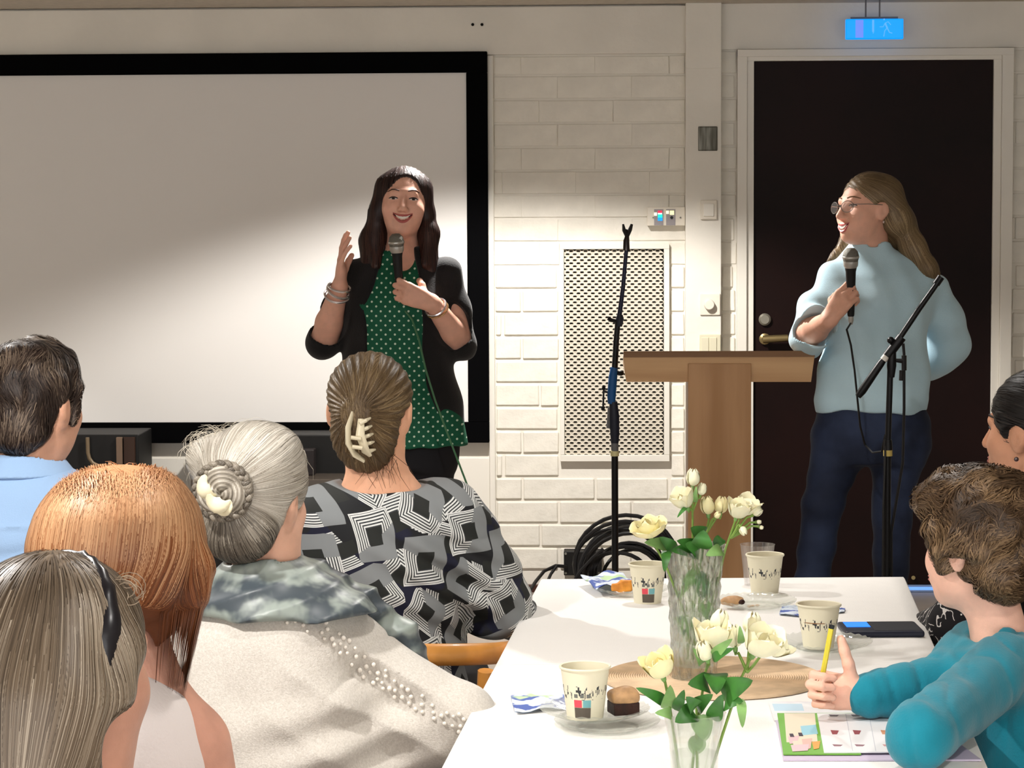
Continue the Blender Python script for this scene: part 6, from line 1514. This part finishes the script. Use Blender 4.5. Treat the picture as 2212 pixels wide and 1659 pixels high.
def man():
    pr = Person(40, 1100, 4.9, 'man with short wavy dark hair in a light blue collared shirt', -10); q = pr.q; s_ = 1122.
    sk = skin('skin_man', (216, 164, 136)); HM = headM(q(72, 872), -24, 0, 0); p = lambda x, y, z: HM @ Vector((x, y, z))
    S = SDF(); Tr = SDF(); add_head(S, HM, 1.04, jaw=1.08); S.rc(q(68, 930, -.01), q(55, 1030, -.0), .060, .066, .03)
    zz = lambda y: q(40, y).z; row = lambda y, cx, hw, ry, cy=0: (zz(y), (cx-40)/s_, cy, hw/s_, ry)
    S.u(f_loft([(.55, 0, 0, .15, .11), (.8, 0, 0, .16, .11), (.95, 0, 0, .15, .09), (1.02, 0, 0, .08, .07)], 0, (0, 0, 0)), .03)
    B = SDF(); B.u(f_loft([row(1560, 35, 190, .145), row(1400, 35, 185, .14), row(1250, 36, 195, .135), row(1130, 38, 200, .125), row(1070, 42, 182, .11), row(1035, 46, 145, .095), row(1010, 50, 105, .082), row(998, 52, 80, .075)], R_(-8), (0, 0, 0), n=2.2, capk=.01))
    arm(S, B, q(205, 1110, .0), q(235, 1400, .05), q(180, 1450, .30), rc_=(.07, .065, .05), k=.05); arm(S, B, q(-125, 1110, .0), q(-160, 1400, .05), q(-80, 1450, .30), rc_=(.07, .065, .05), k=.05)
    hand(S, q(180, 1450, .30), (-.2, 1, -.1), (0, 0, -1), 1); hand(S, q(-80, 1450, .30), (.2, 1, -.1), (0, 0, -1), -1)
    B.disp = lambda P_: .003*np.sin(P_[..., 2]*60+snoise(P_, 12, 3)*2)*.6+.003*snoise(P_, 24, 5)-.004*np.exp(-((P_[..., 2]-zz(1120)-.01*P_[..., 0])/.004)**2)+.0045*np.exp(-((P_[..., 2]-zz(1180)-.02*np.sin(P_[..., 0]*9))/.012)**2)
    sh_ = mat('light_blue_cotton', (152, 184, 222), .8, sheen=.1, bump=.0006, bscale=400); pr.part('shirt', B, sh_, .005)
    C = SDF()
    C.u(f_loft([row(1024, 47, 122, .102), row(1006, 50, 104, .092), row(990, 54, 88, .083), row(976, 57, 79, .077)], R_(-8), (0, 0, 0), capk=.006)); C.sub(f_rc(q(62, 1000, .0), q(66, 940, .0), .0665, .075), .004); C.disp = lambda P_: .0015*snoise(P_, 40, 7); pr.part('collar', C, sh_, .004)
    seated_legs(S, Tr, pr); Tr.u(f_loft([(.455, 0, 0, .18, .14), (.55, 0, 0, .18, .14), (.62, 0, 0, .16, .12)], 0, (0, 0, 0)), .03)
    pr.part('body', S, sk, .005); pr.part('trousers', Tr, mat('navy_trousers', (30, 34, 48), .85), .009)
    H = SDF(); H.ell(p(0, -.010, .034), (.088, .103, .088), HM); H.ell(p(0, -.055, -.035), (.068, .05, .062), HM, .03); H.ell(p(0, .045, .085), (.055, .05, .035), HM, .03)
    for s in (-1, 1): H.rc(p(s*.075, .035, .03), p(s*.074, .022, -.035), .015, .006, .01); H.sub(f_ell(p(s*.084, -.004, -.018), (.018, .028, .034), HM), .008)
    H.sub(f_ell(p(0, .115, -.05), (.10, .075, .10), HM), .012); H.inter(f_plane(p(0, -.06, -.105), HM.to_3x3() @ Vector((0, -.2, -1))), .02)
    H.disp = lambda P_: .009*snoise(P_, 62, 6)+.005*snoise(P_, 120, 8)
    def fld(P_, i): return A3((.1, -.3, -.9))+1.3*np.stack([snoise(P_, 45, 1), snoise(P_, 45, 2), snoise(P_, 45, 3)], -1)
    hair(pr, H, hairmat('hair_man_dark', (22, 15, 13), (54, 41, 34), (140, 122, 104)), fld, 9000, 10, .005, (0, .005), .0007, .25, seed=17, flat=False, h=.004, wave=.25)
    chair(pr.base, -8, 'armchair under the man in the light blue shirt')
    return pr

def boy():
    pr = Person(2160, 1400, 4.16, 'curly haired boy in a teal sweater leaning on the table with a pencil', 62); q = pr.q; s_ = 1322.
    pr.e.location.x += .05; pr.base.x += .05
    sk = skin('skin_boy', (236, 186, 164)); HM = headM(q(2114, 1176), 47, -4, 0); p = lambda x, y, z: HM @ Vector((x, y, z))
    S = SDF(); Tr = SDF(); add_head(S, HM, .93, jaw=1.05, nose=.96); S.rc(q(2128, 1240, .0), q(2165, 1400, .0), .042, .048, .025)
    zz = lambda y: q(2160, y).z; row = lambda y, cx, hw, ry, cy=0: (zz(y), (cx-2160)/s_-.05, cy, hw/s_, ry)
    B = SDF(); B.u(f_loft([row(1800, 2240, 120, .125), row(1650, 2225, 122, .13), row(1520, 2205, 118, .13), row(1440, 2188, 108, .12), row(1400, 2178, 86, .095), row(1372, 2172, 60, .07), row(1355, 2170, 46, .055)], 0, (0, 0, 0), capk=.01))
    S.u(f_loft([row(1780, 2240, 90, .09), row(1520, 2205, 85, .09), row(1440, 2188, 75, .08), row(1395, 2175, 52, .06)], 0, (0, 0, 0)), .03)
    t_ = lambda px, py, z: pr.w(T(px, py, z))
    SHR, ER, WR_ = q(2105, 1405, .10), t_(2045, 1480, TZ+.048), t_(1862, 1502, TZ+.046)
    SHL, EL, WL = q(2172, 1440, -.10), t_(1990, 1590, TZ+.05), t_(2060, 1520, TZ+.07)
    arm(S, B, SHR, ER, WR_, rs=(.034, .032, .023), rc_=(.052, .050, .037), k=.04, cuff=.93); arm(S, B, SHL, EL, WL, rs=(.034, .032, .023), rc_=(.054, .047, .040), k=.05, cuff=.8)
    HW = WR_; f, n, l = hand(S, HW, (-.95, .16, .10), (.12, -.95, .10), 1, each=[(68, 84, 52), (70, 84, 52), (72, 84, 52), (74, 84, 52)], k=.84, thumb=(1.0, .42, .30), tcurl=-4, spread=1)
    hand(S, WL, (-.45, .75, -.1), (-.2, 0, -1), -1, k=.7, curl=(30, 40, 30))
    B.sub(f_ell(q(2150, 1350, .0), (.058, .06, .042), Matrix.Rotation(R_(20), 4, 'Y')), .006)
    def folds(P_): return .0045*(1-np.abs(snoise(P_*A3((1.5, 1, .8)), 42, 3)))**5-.003+.0028*np.abs(np.sin((P_[..., 0]+P_[..., 2]*.4)*55+snoise(P_, 16, 3)*3))*(.4+.6*snoise(P_, 13, 5))+.002*snoise(P_, 30, 6)
    B.disp = folds
    tm = mat('teal_jersey', (6, 122, 142), .85, sheen=.2, bump=.0008, bscale=260, var=.06, vscale=7)
    pr.part('sweater', B, tm, .0045)
    seated_legs(S, Tr, pr, hip=(.03, 0, .525), k=.85); Tr.u(f_loft([(.455, .03, 0, .12, .13), (.55, .03, 0, .12, .13), (.6, .03, 0, .11, .11)], 0, (0, 0, 0)), .03)
    pr.part('body', S, sk, .0038); pr.part('trousers', Tr, mat('navy_trousers'), .009)
    face(pr, S, HM, .93, smile=.3, open_=.002, teeth=False, lipc=(200, 120, 112), brow=(80, 56, 40))
    H = SDF(); H.ell(p(0, -.016, .036), (.090, .104, .090), HM); H.ell(p(0, -.058, -.032), (.072, .052, .062), HM, .03); H.ell(p(0, .05, .075), (.062, .045, .042), HM, .03)
    for s in (-1, 1): H.rc(p(s*.070, .035, .03), p(s*.070, .024, -.028), .018, .008, .012); H.sub(f_ell(p(s*.080, -.006, -.022), (.018, .026, .032), HM), .008)
    H.sub(f_ell(p(0, .112, -.045), (.10, .07, .092), HM), .012)
    H.disp = lambda P_: .011*snoise(P_, 80, 6)+.006*snoise(P_, 150, 8)
    def fld(P_, i): return A3((-.3, .0, -.5))+1.5*np.stack([snoise(P_, 62, 1), snoise(P_, 62, 2), snoise(P_, 62, 3)], -1)
    hair(pr, H, hairmat('hair_boy_brown', (34, 23, 14), (78, 58, 39), (146, 118, 86)), fld, 13000, 11, .0048, (0, .006), .0007, .3, seed=19, flat=False, h=.0035, wave=.45)
    # pencil in the fist
    C = HW+f*.066+n*.020; tip = pr.w(P(1797, 1350, HW.y+pr.base.y-.01)); d = (C-tip).normalized(); L = (C-tip).length+.022; e = empty('pencil', pr.base+C, 'yellow pencil held upright in the boy\'s fist', 'pencil')
    a, b = tip-C, tip-C+d*L
    MB().tube([a+d*.006, b-d*.02], .0042, 6).build('shaft', mat('yellow_paint', (214, 200, 60), .4), e); MB().tube([a, a+d*.006], .0043, 6).build('end_cap', mat('black_plastic'), e); MB().tube([b-d*.02, b], [.0042, .0006], 6).build('point', wood, e)
    chair(pr.base+Vector((.13, .0, 0)), 70, 'armchair under the boy in teal', -.08)
    return pr

def dark_lady():
    pr = Person(2262, 1200, 5.02, 'woman with black hair tied back, in a black top with white print, beside the boy', 62); q = pr.q
    pr.e.location.x += .03; pr.base.x += .03
    sk = skin('skin_dark', (204, 150, 120)); HM = headM(q(2234, 930), 52, -2, 0); p = lambda x, y, z: HM @ Vector((x, y, z))
    S = SDF(); Tr = SDF(); add_head(S, HM, .98); S.rc(q(2225, 990, .0), q(2245, 1120, .0), .048, .055, .025)
    zz = lambda y: q(2262, y).z
    B = SDF(); B.u(f_loft([(.5, 0, 0, .16, .16), (.7, 0, 0, .15, .15), (.9, -.0, 0, .15, .16), (.97, -.02, 0, .11, .12), (1.0, -.03, 0, .07, .075)], 0, (0, 0, 0)))
    S.u(f_loft([(.55, 0, 0, .11, .11), (.9, 0, 0, .11, .12), (.98, -.03, 0, .06, .06)], 0, (0, 0, 0)), .03)
    SL, EL, WL = Vector((-.06, -.15, .93)), q(2070, 1350, -.10), q(2010, 1365, .08); SR, ER, WR_ = Vector((-.0, .15, .93)), Vector((-.12, .2, .68)), Vector((-.30, .12, .60))
    arm(S, B, SL, EL, WL, rc_=(.06, .055, .045), k=.04); arm(S, B, SR, ER, WR_, rc_=(.06, .055, .045), k=.04)
    hand(S, WL, (-.8, .6, -.2), (0, 0, -1), -1); hand(S, WR_, (-.9, -.2, -.1), (0, 0, -1), 1)
    fm = mat('black_floral', (22, 20, 24), .8); t = NT(fm); a = t.noise(30, 2); b = t.noise(55, 1); t.base(t.mix(((a-.5).abs() < .018)*(b > .42), (20, 18, 22), (214, 210, 206)))
    pr.part('top', B, fm, .0055)
    seated_legs(S, Tr, pr); Tr.u(f_loft([(.455, 0, 0, .15, .15), (.55, 0, 0, .15, .15), (.6, 0, 0, .13, .13)], 0, (0, 0, 0)), .03)
    pr.part('body', S, sk, .005); pr.part('trousers', Tr, mat('black_skirt'), .009)
    face(pr, S, HM, .98, smile=.5, open_=.003, teeth=False, brow=(40, 30, 26))
    H = SDF(); H.ell(p(0, -.016, .034), (.086, .100, .090), HM); H.ell(p(0, -.07, -.03), (.066, .05, .075), HM, .03); H.ell(p(0, -.10, -.06), (.05, .05, .09), HM, .03)
    H.rc(p(-.07, .03, .03), p(-.070, .018, -.02), .014, .006, .01)
    H.sub(f_ell(p(0, .105, -.045), (.10, .072, .11), HM), .012); H.sub(f_ell(p(-.082, .0, -.028), (.02, .032, .045), HM), .008)
    H.disp = lambda P_: .0012*np.sin(P_[..., 2]*300+snoise(P_, 14, 3)*2)
    def fld(P_, i): v = np.zeros_like(P_); v[:] = A3(HM.to_3x3() @ Vector((0, -1, -.3))); return v
    hair(pr, H, hairmat('hair_black', (10, 8, 8), (20, 16, 15), (44, 36, 32)), fld, 1200, 16, .007, (0, .002), .0008, .3, seed=21, h=.005)
    MB().ball(p(-.080, -.004, -.05), .005, 8).build('earring', mat('dark_stone', (70, 50, 50), .3), pr.e, smooth=True)
    chair(pr.base+Vector((.06, .0, 0)), 62, 'armchair under the black haired woman', -.12)
    return pr
for fn in (presenter, blonde, clip_lady, bun_lady, red_lady, grey_lady, man, boy, dark_lady): fn()
